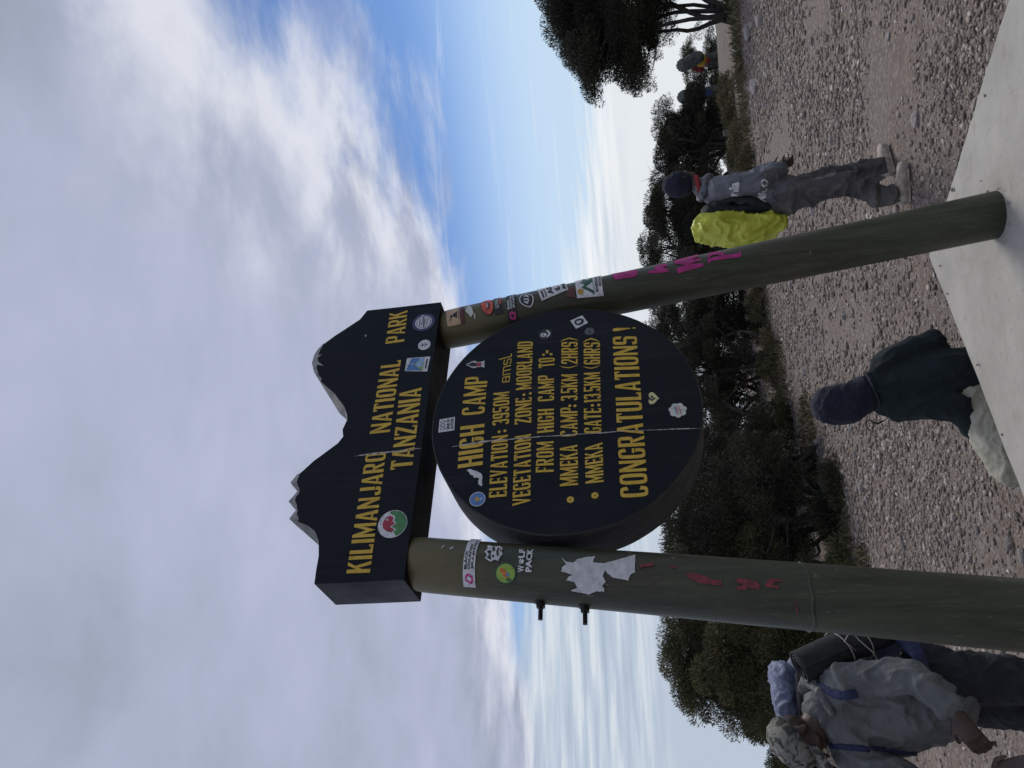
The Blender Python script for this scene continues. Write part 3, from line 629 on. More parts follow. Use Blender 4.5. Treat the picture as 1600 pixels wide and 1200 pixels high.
    if c == '2': return .44, ring(0, .45, .44, 1, tv, th, lambda x, y: y < .70 and x < .22) + [[(0, th), (.15, th), (.44, .62), (.29, .62)], rc(0, 0, .44, th)]
    if c == '1': return .22, [rc(.07, 0, .22, 1), [(0, .80), (.07, .86), (.07, 1), (.04, .92)]]
    if c == '.': return .09, [rc(0, 0, .09, .10)]
    if c == '(': return .3, [[(.3, 0), (.12, .2), (0, .5), (.10, .5), (.18, .24)], [(0, .5), (.12, .8), (.3, 1), (.18, .76), (.10, .5)]]
    if c == ')': return .3, [[(0, 0), (.18, .2), (.3, .5), (.20, .5), (.12, .24)], [(.3, .5), (.18, .8), (0, 1), (.12, .76), (.20, .5)]]
    if c == '!': return .2, [[(.07, .22), (.13, .22), (.2, .85), (.16, 1), (.04, 1), (0, .85)], rc(.05, 0, .15, .12)]
    if c == 'a': return .40, ring(0, 0, .40, .36, .07, .07) + ring(0, .1, .40, .62, .07, .07, lambda x, y: y < .36 and x < .3) + [rc(.33, 0, .40, .45)]
    if c == 'm': return .60, [rc(0, 0, .07, .62)] + ring(0, .15, .335, .62, .07, .07, lambda x, y: y < .38) + ring(.265, .15, .60, .62, .07, .07, lambda x, y: y < .38) + [rc(.265, 0, .335, .4), rc(.53, 0, .60, .4)]
    if c == 's': return .36, ring(0, .28, .36, .62, .07, .075, lambda x, y: x > .18 and y < .46) + ring(0, 0, .36, .345, .07, .075, lambda x, y: x < .18 and y > .16)
    if c == 'l': return .22, [rc(0, .08, .07, 1), rc(0, 0, .22, .08)]
    raise KeyError(c)
def quadmap(q, a, b_):
    BL, BR, TL, TR = q
    return [(BL[i] * (1 - a) + BR[i] * a) * (1 - b_) + (TL[i] * (1 - a) + TR[i] * a) * b_ for i in (0, 1)]
for word, q in D['text'].items():
    word = word.strip(); gl = [glyph(c) for c in word]
    gap = .085; W = sum(x[0] for x in gl) + gap * (len(gl) - 1); xo = 0; g = G(); k = 0
    for ch, (wd, polys) in zip(word, gl):
        jb = random.uniform(-.008, .008)
        for pl in polys:
            y = -T2 - .0012 - .00006 * (k % 9); k += 1
            pts = [quadmap(q, (xo + p[0]) / W, p[1] + jb) for p in pl]
            idx = list(range(len(pts)))
            ar = sum(pts[i][0] * pts[(i + 1) % len(pts)][1] - pts[(i + 1) % len(pts)][0] * pts[i][1] for i in idx)
            g.add([(p[0], y, p[1]) for p in pts], [idx if ar > 0 else idx[::-1]])
        xo += wd + gap
    g.obj('lettering', M['yellow'], board if word in ('KILIMANJARO', 'NATIONAL', 'PARK', 'TANZANIA') else disc)
for (p, r_) in D['dots']:
    g = G(); n_ = 18
    g.add([(p[0] + r_ * math.cos(2 * math.pi * k / n_), -T2 - .0013, p[1] + r_ * math.sin(2 * math.pi * k / n_)) for k in range(n_)], [range(n_)])
    if r_ > .01: g.add([(p[0] + .003 * math.cos(2 * math.pi * k / 8), -T2 - .0016, p[1] + .003 * math.sin(2 * math.pi * k / 8)) for k in range(8)], [range(8)], 1)
    g.obj('lettering_dot', [M['yellow'], M['rim']], disc)
q = D['dash']; g = G(); g.add([(q[i][0], -T2 - .0013, q[i][1]) for i in (0, 1, 3, 2)], [(0, 1, 2, 3)]); g.obj('lettering', M['yellow'], disc)

def flat_poly(g, pts, off, mi=0):
    pts2 = [Vector((p[0], p[1], 0)) for p in pts]
    for t3 in tessellate_polygon([pts2]):
        t3 = orient(t3, pts, True); b0 = len(g.v)
        g.add([(pts[i][0], -T2 - off, pts[i][1]) for i in t3], [(0, 1, 2)], mi)
for k in ('snowL', 'snowR'):
    g = G(); flat_poly(g, D[k], .0012); g.obj('snow_paint', M['snow'], board)
g = G(); flat_poly(g, [(.444, 2.612), (.452, 2.607), (.462, 2.611), (.458, 2.617)], .0012); g.obj('paint_chip', M['snow'], board)
def crack(pts, parent):
    g = G(); up = []; dn = []
    for (p, wd) in pts: up.append((p[0] - wd / 2 - .0003, p[1])); dn.append((p[0] + wd / 2 + .0003, p[1]))
    for i in range(len(pts) - 1):
        sub = 5
        for s in range(sub):
            def L_(a, b_, t_): return (a[0] + (b_[0] - a[0]) * t_, a[1] + (b_[1] - a[1]) * t_)
            q = []
            for (A, t_) in ((up, s / sub), (dn, s / sub), (dn, (s + 1) / sub), (up, (s + 1) / sub)):
                p = L_(A[i], A[i + 1], t_); j = .0016 * mnoise.noise(Vector((p[1] * 170, p[0] * 9 + (1 if A is up else 7), 0)))
                q.append((p[0] + j, -T2 - .0019, p[1]))
            g.add(q, [(0, 3, 2, 1)] if True else [])
    return g.obj('crack', M['crack'], parent)
crack(D['crackB'], board); crack(D['crackD'], disc)

# ---- stickers
def text2d(s, spacing=1.0, bold=.02):
    cu = bpy.data.curves.new('t', 'FONT'); cu.body = s; cu.space_character = spacing; cu.offset = bold; cu.resolution_u = 2; cu.space_line = .85
    o = bpy.data.objects.new('t', cu); col.objects.link(o)
    dg = bpy.context.evaluated_depsgraph_get(); dg.update()
    me = bpy.data.meshes.new_from_object(o.evaluated_get(dg))
    P_ = [(v.co.x, v.co.y) for v in me.vertices]; F_ = [tuple(p.vertices) for p in me.polygons]
    bpy.data.objects.remove(o); bpy.data.meshes.remove(me)
    x0 = min(p[0] for p in P_); x1 = max(p[0] for p in P_); y0 = min(p[1] for p in P_); y1 = max(p[1] for p in P_)
    return [((p[0] - x0) / (x1 - x0), (p[1] - y0) / (y1 - y0)) for p in P_], F_
class Sticker:
    """layers of flat print in a unit square (a right, b up), laid on the board or wrapped on a post"""
    def __init__(s, quad, where):
        s.q = quad; s.where = where; s.g = G(); s.mats = []; s.k = 0
    def at(s, a, b_, off):
        TL, TR, BR, BL = s.q
        p = [(BL[i] * (1 - a) + BR[i] * a) * (1 - b_) + (TL[i] * (1 - a) + TR[i] * a) * b_ for i in (0, 1)]
        if s.where == 'B': return (p[0], -T2 - off, p[1])
        z = p[1]; r = post_rad(s.where, z) + .0042 + off; ph = R(p[0])
        return (post_axis(s.where, z) + r * math.sin(ph), -r * math.cos(ph), z)
    def mi(s, m_):
        if m_ not in s.mats: s.mats.append(m_)
        return s.mats.index(m_)
    def raw(s, P_, F_, m_):
        off = .0008 + .0004 * s.k; s.k += 1
        v = [s.at(p[0], p[1], off) for p in P_]; ff = []
        for f_ in F_:
            ar = sum(P_[f_[i]][0] * P_[f_[(i + 1) % len(f_)]][1] - P_[f_[(i + 1) % len(f_)]][0] * P_[f_[i]][1] for i in range(len(f_)))
            ff.append(tuple(f_) if ar > 0 else tuple(reversed(f_)))
        s.g.add(v, ff, s.mi(m_)); return s
    def poly(s, pts, m_):
        if s.where != 'B':           # subdivide along the wrap so that it follows the round post
            P_, F_ = [], []
            bm_ = bmesh.new(); vs = [bm_.verts.new((p[0], p[1], 0)) for p in pts]
            for t3 in tessellate_polygon([[Vector((p[0], p[1], 0)) for p in pts]]):
                try: bm_.faces.new([vs[i] for i in t3])
                except ValueError: pass
            a0 = min(p[0] for p in pts); a1 = max(p[0] for p in pts)
            for k in range(1, 10):
                x = k / 10
                if a0 < x < a1: bmesh.ops.bisect_plane(bm_, geom=list(bm_.verts) + list(bm_.edges) + list(bm_.faces), plane_co=(x, 0, 0), plane_no=(1, 0, 0))
            bm_.verts.index_update()
            P_ = [(v.co.x, v.co.y) for v in bm_.verts]; F_ = [tuple(v.index for v in f_.verts) for f_ in bm_.faces]; bm_.free()
            return s.raw(P_, F_, m_)
        return s.raw(pts, [t3 for t3 in tessellate_polygon([[Vector((p[0], p[1], 0)) for p in pts]])], m_)
    def rect(s, x0, y0, x1, y1, m_): return s.poly(rc(x0, y0, x1, y1), m_)
    def disc(s, cx, cy, r, m_, n=32, ry=None): return s.poly([(cx + r * math.cos(2 * math.pi * k / n), cy + (ry or r) * math.sin(2 * math.pi * k / n)) for k in range(n)], m_)
    def text(s, t_, x0, y0, x1, y1, m_, bold=.02):
        P_, F_ = text2d(t_, 1.0, bold); return s.raw([(x0 + p[0] * (x1 - x0), y0 + p[1] * (y1 - y0)) for p in P_], F_, m_)
    def done(s, parent, label, name='sticker'):
        o = s.g.obj(name, s.mats, parent); o['label'] = label; return o
def cq(c): x, z, r = c; return [(x - r, z + r), (x + r, z + r), (x + r, z - r), (x - r, z - r)]
B = D['board_st']
RED = plain('sticker_red', (.36, .025, .05)); GREEN = plain('sticker_green', (.06, .22, .075)); BLUE = plain('sticker_blue', (.09, .21, .48))
PURP = plain('sticker_purple', (.05, .045, .13)); LIME = plain('sticker_lime', (.27, .42, .06)); ORNG = plain('sticker_orange', (.55, .16, .03))
PINK = plain('sticker_magenta', (.52, .03, .22)); TAN = plain('sticker_tan', (.50, .36, .22)); GOLD = plain('sticker_gold', (.50, .30, .06))
CREAM = plain('sticker_cream', (.62, .60, .28)); GREY = plain('sticker_grey', (.13, .135, .14)); PALE = plain('sticker_pale', (.55, .57, .52)); MAROON = plain('sticker_maroon', (.10, .02, .03))
DKG = plain('sticker_dark_green', (.02, .10, .06)); CORAL = plain('sticker_coral', (.55, .09, .05)); ROSE = plain('sticker_rose', (.50, .22, .20)); SKYB = plain('sticker_sky', (.28, .45, .62))
# round red and green sticker
s = Sticker(cq(B['redgreen']), 'B').disc(.5, .5, .5, WHITE, 40)
s.poly([(.95, .66), (.99, .5), (.94, .30), (.82, .13), (.66, .04), (.5, .01), (.34, .04), (.18, .14), (.06, .32), (.10, .36), (.22, .43), (.30, .34), (.40, .52), (.50, .36), (.62, .46), (.76, .44), (.86, .60)], GREEN)
s.poly([(.20, .50), (.29, .40), (.40, .58), (.50, .42), (.60, .52), (.74, .50), (.80, .62), (.76, .74), (.64, .82), (.50, .85), (.36, .80), (.25, .68)], RED)
s.disc(.66, .70, .04, WHITE, 12)
s.done(board, 'round white, red and green sticker with a zigzag ridge')
s = Sticker(cq(B['purple']), 'B').disc(.5, .5, .5, PURP, 36).disc(.5, .5, .37, WHITE, 32).disc(.5, .5, .32, PURP, 32).disc(.5, .5, .29, WHITE, 32)
for y in (.34, .44, .56, .66): s.rect(.32, y - .018, .68, y + .018, PURP)
s.poly([(.10, .40), (.88, .52), (.90, .62), (.12, .50)], WHITE).poly([(.16, .425), (.84, .535), (.84, .585), (.16, .475)], PURP)
s.done(board, 'round purple and white stamp sticker with a banner')
s = Sticker(cq(B['rose']), 'B').disc(.5, .5, .5, WHITE, 30)
s.rect(.48, .2, .52, .8, BLACK).poly([(.5, .28), (.30, .44), (.34, .48), (.5, .36), (.66, .48), (.70, .44)], BLACK).poly([(.5, .52), (.34, .66), (.38, .70), (.5, .60), (.62, .70), (.66, .66)], BLACK)
s.done(board, 'small round white sticker with a dark arrow mark')
s = Sticker(B['bluegreen'], 'B').rect(0, 0, 1, 1, WHITE).poly([(.05, .25), (.05, .95), (.50, .88), (.50, .60)], BLUE).poly([(.55, .58), (.55, .86), (.95, .80), (.95, .42)], BLUE).poly([(.05, .22), (.45, .62), (.55, .22)], LIME).poly([(.30, .45), (.50, .58), (.95, .38), (.95, .25), (.30, .24)], SKYB)
s.text('SUMMIT', .18, .06, .82, .15, BLACK) if False else s.rect(.18, .08, .82, .13, BLACK)
s.done(board, 'blue and green landscape sticker with a white border')
s = Sticker(B['gene'], 'B').rect(0, 0, 1, 1, WHITE)
hel = lambda ph: [(.12 + .76 * k / 16, .76 + .15 * math.sin(k / 16 * 9.4 + ph)) for k in range(17)]
for ph in (0, math.pi):
    h = hel(ph)
    for k in range(16):
        a, b_ = h[k], h[k + 1]; s.g.k = 0
    up = [(p[0], p[1] + .028) for p in h]; dn = [(p[0], p[1] - .028) for p in h]
    s.raw(up + dn, [(k, 17 + k, 18 + k, k + 1) for k in range(16)], BLACK)
s.text('GENE OF', .12, .32, .88, .50, BLACK, .03).text('ALTITUDE', .10, .08, .90, .26, BLACK, .03)
s.done(disc, 'white square sticker reading GENE OF ALTITUDE')
s = Sticker(B['figure'], 'B').poly([(.35, 1), (.65, 1), (.75, .85), (.98, .70), (1, .5), (.8, .42), (.85, .12), (.95, 0), (.1, 0), (.2, .12), (.15, .42), (0, .55), (.05, .72), (.28, .85)], PALE)
s.poly([(.32, .82), (.68, .82), (.80, .66), (.72, .45), (.28, .45), (.2, .66)], BLACK).poly([(.28, .44), (.72, .44), (.75, .18), (.25, .18)], RED).disc(.5, .89, .10, BLACK, 14, .06)
s.done(disc, 'small red, black and white figure-shaped sticker')
s = Sticker(cq(B['skull']), 'B').disc(.5, .5, .5, BLACK, 30).disc(.45, .64, .20, WHITE, 20).rect(.36, .40, .54, .52, WHITE).disc(.38, .64, .05, BLACK, 10).disc(.52, .64, .05, BLACK, 10)
s.poly([(.15, .36), (.3, .20), (.5, .13), (.7, .20), (.86, .38), (.78, .44), (.66, .32), (.5, .26), (.34, .32), (.22, .43)], WHITE)
s.done(disc, 'black round sticker with a white skull')
s = Sticker(B['diamond'], 'B').rect(0, 0, 1, 1, WHITE).disc(.5, .5, .36, BLACK, 28).poly([(.34, .62), (.5, .72), (.66, .62), (.60, .40), (.5, .30), (.40, .42)], WHITE).disc(.5, .56, .05, BLACK, 10)
s.done(disc, 'tilted white square sticker with a black circle')
s = Sticker(cq(B['grey']), 'B').disc(.5, .5, .5, GREY, 28).disc(.5, .5, .40, BLACK, 24).disc(.5, .5, .35, GREY, 24).rect(.25, .46, .75, .54, BLACK).poly([(.3, .3), (.5, .7), (.7, .3), (.62, .3), (.5, .55), (.38, .3)], BLACK)
s.done(disc, 'small faded grey round sticker')
hp_ = [(.5 + .5 * math.sin(a) ** 3, .52 + (13 * math.cos(a) - 5 * math.cos(2 * a) - 2 * math.cos(3 * a) - math.cos(4 * a)) / 33) for a in [2 * math.pi * k / 30 for k in range(30)]]
s = Sticker(B['heart'], 'B').poly(hp_, CREAM).poly([(.28, .72), (.45, .78), (.5, .62), (.66, .74), (.74, .6), (.58, .5), (.52, .32), (.40, .44), (.30, .55)], BLACK).disc(.47, .58, .05, WHITE, 10)
s.done(disc, 'pale yellow heart sticker')
cl = [(.5 + (.40 + .09 * abs(math.sin(a * 3.5))) * math.cos(a), .5 + (.40 + .09 * abs(math.sin(a * 3.5))) * math.sin(a)) for a in [2 * math.pi * k / 56 for k in range(56)]]
s = Sticker(cq(B['cloud']), 'B').poly(cl, PALE).poly([(.22, .62), (.78, .72), (.78, .66), (.22, .56)], SKYB).poly([(.22, .55), (.78, .65), (.78, .56), (.22, .46)], ROSE).poly([(.24, .45), (.76, .55), (.76, .48), (.24, .38)], PALE).poly([(.26, .37), (.74, .47), (.74, .41), (.26, .31)], ROSE)
s.done(disc, 'white flower-edged sticker with pastel stripes')
s = Sticker(cq(B['blue']), 'B').disc(.5, .5, .5, WHITE, 32).disc(.5, .5, .46, BLUE, 32).poly([(.28, .55), (.42, .60), (.60, .78), (.56, .58), (.76, .62), (.60, .46), (.48, .36), (.40, .22), (.40, .40)], GOLD).poly([(.42, .34), (.55, .28), (.62, .18), (.48, .20)], WHITE)
s.done(disc, 'round blue sticker with a gold bird')
g = G(); flat_poly(g, D['torn'], .0014); o = g.obj('torn_sticker', WHITE, disc); o['label'] = 'ragged white remnant of a sticker'
# on the left post
L = D['L']; RR = D['R']
s = Sticker(L['bclabel'], 'L').rect(0, 0, 1, 1, WHITE)
for i, t_ in enumerate(('BLACK', 'COUNTRY', 'JIU-JITSU')): s.text(t_, .30, .70 - i * .30, (.62, .78, .86)[i], .92 - i * .30, BLACK, .04)
s.poly([(.06, .35), (.12, .80), (.20, .80), (.24, .60), (.20, .20), (.10, .16)], PINK).poly([(.10, .40), (.14, .66), (.18, .66), (.20, .55), (.17, .32), (.12, .30)], WHITE).text('SPIRIT', .90, .15, .985, .80, BLACK, .02) if False else s.poly([(.06, .35), (.12, .80), (.20, .80), (.24, .60), (.20, .20), (.10, .16)], PINK)
s.poly([(.11, .40), (.14, .66), (.18, .66), (.20, .55), (.17, .32), (.13, .30)], WHITE)
s.done(posts['L'], 'white label reading BLACK COUNTRY JIU-JITSU wrapped round the post')
s = Sticker(L['wolf'], 'L').poly([(.05, .62), (.2, .95), (.36, .84), (.55, 1), (.72, .86), (.98, .92), (.94, .55), (1, .2), (.86, .05), (.66, .1), (.5, 0), (.32, .14), (.12, .2), (.18, .42)], WHITE)
s.poly([(.14, .62), (.24, .84), (.40, .72), (.56, .88), (.66, .74), (.58, .60), (.44, .66), (.34, .54)], BLACK).disc(.34, .50, .13, WHITE, 16).disc(.34, .50, .07, BLACK, 12).poly([(.58, .56), (.90, .62), (.86, .48), (.66, .44)], BLACK).poly([(.36, .30), (.60, .36), (.88, .30), (.82, .22), (.60, .26), (.42, .20)], BLACK).poly([(.62, .16), (.80, .17), (.78, .11), (.66, .12)], BLACK)
s.done(posts['L'], 'black and white wolf head sticker')
s = Sticker(L['carrot'], 'L').disc(.5, .5, .5, DKG, 34).disc(.5, .5, .45, LIME, 34).poly([(.28, .44), (.46, .36), (.62, .50), (.80, .72), (.72, .80), (.52, .70), (.36, .60)], ORNG).disc(.44, .40, .08, BLUE, 12)
for a in (150, 175, 200, 225): s.poly([(.32, .44), (.32 + .22 * math.cos(R(a)) - .02, .40 + .22 * math.sin(R(a))), (.32 + .22 * math.cos(R(a)) + .03, .40 + .22 * math.sin(R(a)) - .04)], DKG)
s.done(posts['L'], 'round green sticker with an orange carrot shape')
s = Sticker(L['wolfpack'], 'L').text('W', .0, .56, .26, 1, WHITE, .04).text('LF', .56, .56, 1, 1, WHITE, .04).text('PACK', 0, 0, 1, .44, WHITE, .04).disc(.41, .70, .09, WHITE, 14, .13)
for dx in (-.09, -.03, .03, .09): s.disc(.41 + dx, .90 - abs(dx) * .8, .03, WHITE, 10, .05)
s.done(posts['L'], 'white letters reading WOLF PACK')
def wrap_poly(side, pts, m_, name, label=None, off=.0048):
    bm_ = bmesh.new(); vs = [bm_.verts.new((p[0], p[1] * 600, 0)) for p in pts]
    for t3 in tessellate_polygon([[Vector((p[0], p[1] * 600, 0)) for p in pts]]):
        try: bm_.faces.new([vs[i] for i in t3])
        except ValueError: pass
    for ph in range(-90, 91, 6): bmesh.ops.bisect_plane(bm_, geom=list(bm_.verts) + list(bm_.edges) + list(bm_.faces), plane_co=(ph, 0, 0), plane_no=(1, 0, 0))
    bm_.verts.index_update(); v = []
    for q in bm_.verts:
        z = q.co.y / 600; r = post_rad(side, z) + off; v.append((post_axis(side, z) + r * math.sin(R(q.co.x)), -r * math.cos(R(q.co.x)), z))
    f_ = []
    for fc in bm_.faces:
        ix = [q.index for q in fc.verts]; cs = [q.co for q in fc.verts]
        ar = sum(cs[i].x * cs[(i + 1) % len(cs)].y - cs[(i + 1) % len(cs)].x * cs[i].y for i in range(len(cs)))
        f_.append(ix if ar > 0 else ix[::-1])
    bm_.free()
    o = mobj(name, v, f_, m_, posts[side])
    if label: o['label'] = label
    return o
def ragged(pts, amp=1.0, sub=5):
    o = []
    for i, p in enumerate(pts):
        q = pts[(i + 1) % len(pts)]
        for k in range(sub):
            t_ = k / sub; a = p[0] + (q[0] - p[0]) * t_; z = p[1] + (q[1] - p[1]) * t_
            o.append((a + amp * 1.6 * mnoise.noise(Vector((a * .9, z * 500, 1))), z + amp * .0024 * mnoise.noise(Vector((a * .8, z * 480, 6)))))
    return o
M['paper'] = mat('torn_paper', (.55, .56, .57), .8, speck((.42, .43, .44), (.60, .61, .62), 40, .2, .004))
wrap_poly('L', ragged(L['paper']), M['paper'], 'torn_paper', 'torn remains of a white paper notice')
RP_ = mat('worn_red_paint', (.20, .03, .035), .75, speck((.09, .03, .03), (.26, .035, .045), 70))
for k in range(6): wrap_poly('L', ragged(L['red%d' % k], .7), RP_, 'red_paint')
for k in range(2): wrap_poly('L', L['chip%d' % k], WHITE, 'paint_chip')
# on the right post
s = Sticker(RR['tan'], 'R').rect(0, 0, 1, 1, TAN).poly([(.30, .20), (.46, .56), (.56, .48), (.70, .18)], BLACK).disc(.46, .64, .09, BLACK, 14).disc(.30, .72, .05, BLACK, 12).rect(.2, .06, .8, .10, BLACK)
s.done(posts['R'], 'tan square sticker with a black mountain mark')
s = Sticker(RR['strip'], 'R').rect(0, 0, 1, 1, MAROON); s.done(posts['R'], 'narrow dark maroon sticker')
wrap_poly('R', ragged(RR['bird'], .4), PALE, 'sticker', 'pale worn bird-shaped sticker'); wrap_poly('R', RR['bird2'], PALE, 'paint_chip')
s = Sticker(RR['smile'], 'R').disc(.5, .5, .5, BLACK, 30).disc(.5, .5, .46, CORAL, 30).poly([(.22, .62), (.5, .50), (.80, .66), (.72, .38), (.5, .26), (.30, .36)], MAROON).poly([(.34, .57), (.5, .51), (.68, .58), (.62, .47), (.42, .46)], WHITE)
s.done(posts['R'], 'orange-red smiling mouth sticker')
s = Sticker(RR['smilelabel'], 'R').rect(0, 0, 1, 1, BLACK).rect(.45, .05, .95, .25, CORAL)
for y in (.75, .58, .42): s.rect(.25, y, .8, y + .06, PALE)
s.done(posts['R'], 'small black label with pale lines')
s = Sticker(RR['bclabel'], 'R').rect(0, 0, 1, 1, BLACK)
for i, t_ in enumerate(('BLACK', 'COUNTRY', 'JIU-JITSU')): s.text(t_, .40, .70 - i * .30, (.72, .88, .97)[i], .92 - i * .30, WHITE, .04)
s.poly([(.08, .30), (.13, .82), (.28, .80), (.33, .55), (.28, .18), (.14, .16)], PINK).poly([(.15, .40), (.18, .64), (.24, .64), (.26, .52), (.23, .34), (.18, .32)], BLACK)
s.done(posts['R'], 'black label reading BLACK COUNTRY JIU-JITSU with a magenta mark')
def lf(k): return [(.5 + k * (.46 * math.cos(a) * (1 - .15 * math.sin(a))), .5 + k * (.44 * math.sin(a) + .10 * math.cos(a) ** 3)) for a in [2 * math.pi * i / 30 for i in range(30)]]
s = Sticker(RR['leaf'], 'R').poly(lf(1), WHITE).poly(lf(.86), BLACK).poly([(.22, .42), (.34, .66), (.42, .62), (.34, .46), (.50, .40), (.46, .33)], WHITE).poly([(.46, .66), (.54, .68), (.56, .36), (.49, .36)], WHITE).poly([(.62, .68), (.82, .60), (.76, .38), (.60, .36), (.66, .44), (.70, .56)], WHITE)
s.done(posts['R'], 'black leaf-shaped sticker outlined in white')
s = Sticker(RR['asy'], 'R').rect(0, 0, 1, 1, WHITE).rect(.1, .86, .7, .92, BLACK).rect(.1, .76, .8, .81, GREY).text('AS', .12, .52, .86, .70, BLACK, .05).disc(.45, .34, .22, BLACK, 18, .10).disc(.55, .36, .12, WHITE, 14, .05).poly([(.1, .06), (.9, .06), (.7, .2), (.5, .12), (.3, .2)], BLACK)
s.done(posts['R'], 'slanted white sticker with black print')
s = Sticker(RR['adv'], 'R').rect(0, 0, 1, 1, WHITE).poly([(.08, .32), (.40, .80), (.52, .66), (.62, .76), (.94, .34)], DKG).poly([(.22, .34), (.42, .62), (.50, .46), (.60, .36)], WHITE).poly([(.60, .88), (.82, .70), (.96, .76), (.96, .66), (.80, .58), (.66, .74)], DKG).disc(.24, .84, .12, GOLD, 20, .12).text('ADVENTURE', .14, .16, .90, .27, BLACK, .03).text('BEGINS', .36, .03, .90, .13, MAROON, .02)
s.done(posts['R'], 'white sticker with a green mountain, orange sun and the word ADVENTURE')
wrap_poly('R', ragged(RR['redpatch'], 1.2), plain('rust_patch', (.11, .035, .028)), 'paint_patch')
MG = mat('magenta_paint', (.36, .012, .15), .6, speck((.26, .012, .11), (.44, .02, .20), 35))
for k in ('mag0', 'mag1', 'mag2', 'mag3a', 'mag3b'): wrap_poly('R', RR[k], MG, 'painted_letter', None, .0046)
# ------------------------------------------------------------------ gravel
ICO = np.array([(0, .526, .851), (0, -.526, .851), (0, .526, -.851), (0, -.526, -.851), (.526, .851, 0), (-.526, .851, 0), (.526, -.851, 0), (-.526, -.851, 0), (.851, 0, .526), (.851, 0, -.526), (-.851, 0, .526), (-.851, 0, -.526)])
from itertools import combinations
el = min(np.linalg.norm(ICO[a] - ICO[b]) for a, b in combinations(range(12), 2)) * 1.05
ICF = []
for t3 in combinations(range(12), 3):
    if all(np.linalg.norm(ICO[a] - ICO[b]) < el for a, b in combinations(t3, 2)):
        a, b, c = t3
        if np.dot(np.cross(ICO[b] - ICO[a], ICO[c] - ICO[a]), ICO[a]) < 0: b, c = c, b
        ICF.append((a, b, c))
ICF = np.array(ICF)
def on_plinth(x, y, pad=.0):
    lx, ly = w2s(x, y)
    return SX0 - pad < lx < SX1 + pad and SY0 - pad < ly < SY1 + pad
def stones(n, ylo, yhi, smin, smax, bias):
    out = []
    while len(out) < n:
        y = ylo + (yhi - ylo) * random.random() ** bias
        half = .55 * y + .6
        x = random.uniform(-half, half * 1.02)
        if on_plinth(x, y): continue
        d = mnoise.noise(Vector((x * .55, y * .55, 2))) + .5 * mnoise.noise(Vector((x * 1.6, y * 1.6, 5)))
        if random.random() > .50 + 1.05 * d: continue
        edge_y = 13.8 if x > 0 else 13.8 + 2.1 * x
        if y > edge_y + random.uniform(-.4, .8): continue
        s = smin * (smax / smin) ** (random.random() ** 2.1)
        out.append((x, y, s))
    return np.array(out)
S = np.concatenate([stones(33000, 2.6, 7.2, .005, .026, 1.0), stones(23000, 7.0, 15.0, .009, .036, 1.0)])
nS = len(S)
shape = ICO[None] * (1 + rng.uniform(-.48, .42, (nS, 12, 1)))
sc = np.stack([rng.uniform(.8, 1.5, nS), rng.uniform(.6, 1.1, nS), rng.uniform(.35, .75, nS)], 1) * S[:, 2:3]
shape = shape * sc[:, None, :]
tl = rng.uniform(-.4, .4, nS); ct, st_ = np.cos(tl), np.sin(tl)
y_, z_ = shape[..., 1].copy(), shape[..., 2].copy()
shape[..., 1] = y_ * ct[:, None] - z_ * st_[:, None]; shape[..., 2] = y_ * st_[:, None] + z_ * ct[:, None]
an = rng.uniform(0, 6.283, nS); ca, sa = np.cos(an), np.sin(an)
x_, y_ = shape[..., 0].copy(), shape[..., 1].copy()
shape[..., 0] = x_ * ca[:, None] - y_ * sa[:, None]; shape[..., 1] = x_ * sa[:, None] + y_ * ca[:, None]
gz = np.array([gheight(a, b) for a, b in S[:, :2]])
shape += np.stack([S[:, 0], S[:, 1], gz + S[:, 2] * .22], 1)[:, None, :]
FF = (ICF[None] + (np.arange(nS) * 12)[:, None, None]).reshape(-1, 3)
gravel = link_mesh('gravel', np_mesh('gravel', shape.reshape(-1, 3), FF), M['stones'])
tag(gravel, 'loose grey-brown volcanic gravel spread over the clearing', 'gravel', kind='stuff')

# larger stones, one by one
def rock_mesh(seed):
    bm_ = bmesh.new(); bmesh.ops.create_icosphere(bm_, subdivisions=2, radius=1)
    for v in bm_.verts:
        q = v.co * 1.1 + Vector((seed * 9.1, seed * 3.3, 0))
        v.co *= 1 + .42 * mnoise.noise(q) + .14 * mnoise.noise(q * 2.8)
        v.co.z *= .55
        v.co.x *= 1.25
    for k in range(5):       # facet it
        nrm = Vector((math.sin(seed * 3 + k * 2.1), math.cos(seed * 5 + k * 1.3), .5 * math.sin(k * 1.7 + seed))).normalized()
        for v in bm_.verts:
            dd = v.co.dot(nrm) - .62
            if dd > 0: v.co -= nrm * dd * .85
    me_ = bpy.data.meshes.new('stone'); bm_.to_mesh(me_); bm_.free(); me_.materials.append(M['rock']); return me_
RM = [rock_mesh(k + .37) for k in range(7)]
def stone(x, y, s, label='pale angular stone lying loose in the gravel', group='stones scattered over the gravel'):
    o = bpy.data.objects.new('stone', random.choice(RM)); col.objects.link(o)
    k = random.uniform(.8, 1.2)
    o.scale = (s * k, s, s * random.uniform(.7, 1.1)); o.rotation_euler = (random.uniform(-.2, .2), random.uniform(-.2, .2), random.uniform(0, 6.28))
    o.location = (x, y, gheight(x, y) + s * .18)
    tag(o, label, 'stone', group); return o
cnt = 0
while cnt < 110:
    y = random.uniform(3.3, 13.5); x = random.uniform(-.42 * y, .50 * y)
    if on_plinth(x, y, .08) or (x < 0 and y > 13 + 2.1 * x): continue
    stone(x, y, random.choice((.03, .035, .04, .045, .05, .06)) * (.8 + .035 * y), 'pale angular stone lying loose in the ' + ('near gravel beside the plinth' if y < 5.2 else 'gravel around the walking hiker' if (x > .4 and y < 8) else 'gravel behind the seated man' if y < 8 else 'bare ground on the way to the right-hand trees' if x > 1.5 else 'far gravel before the trees')); cnt += 1
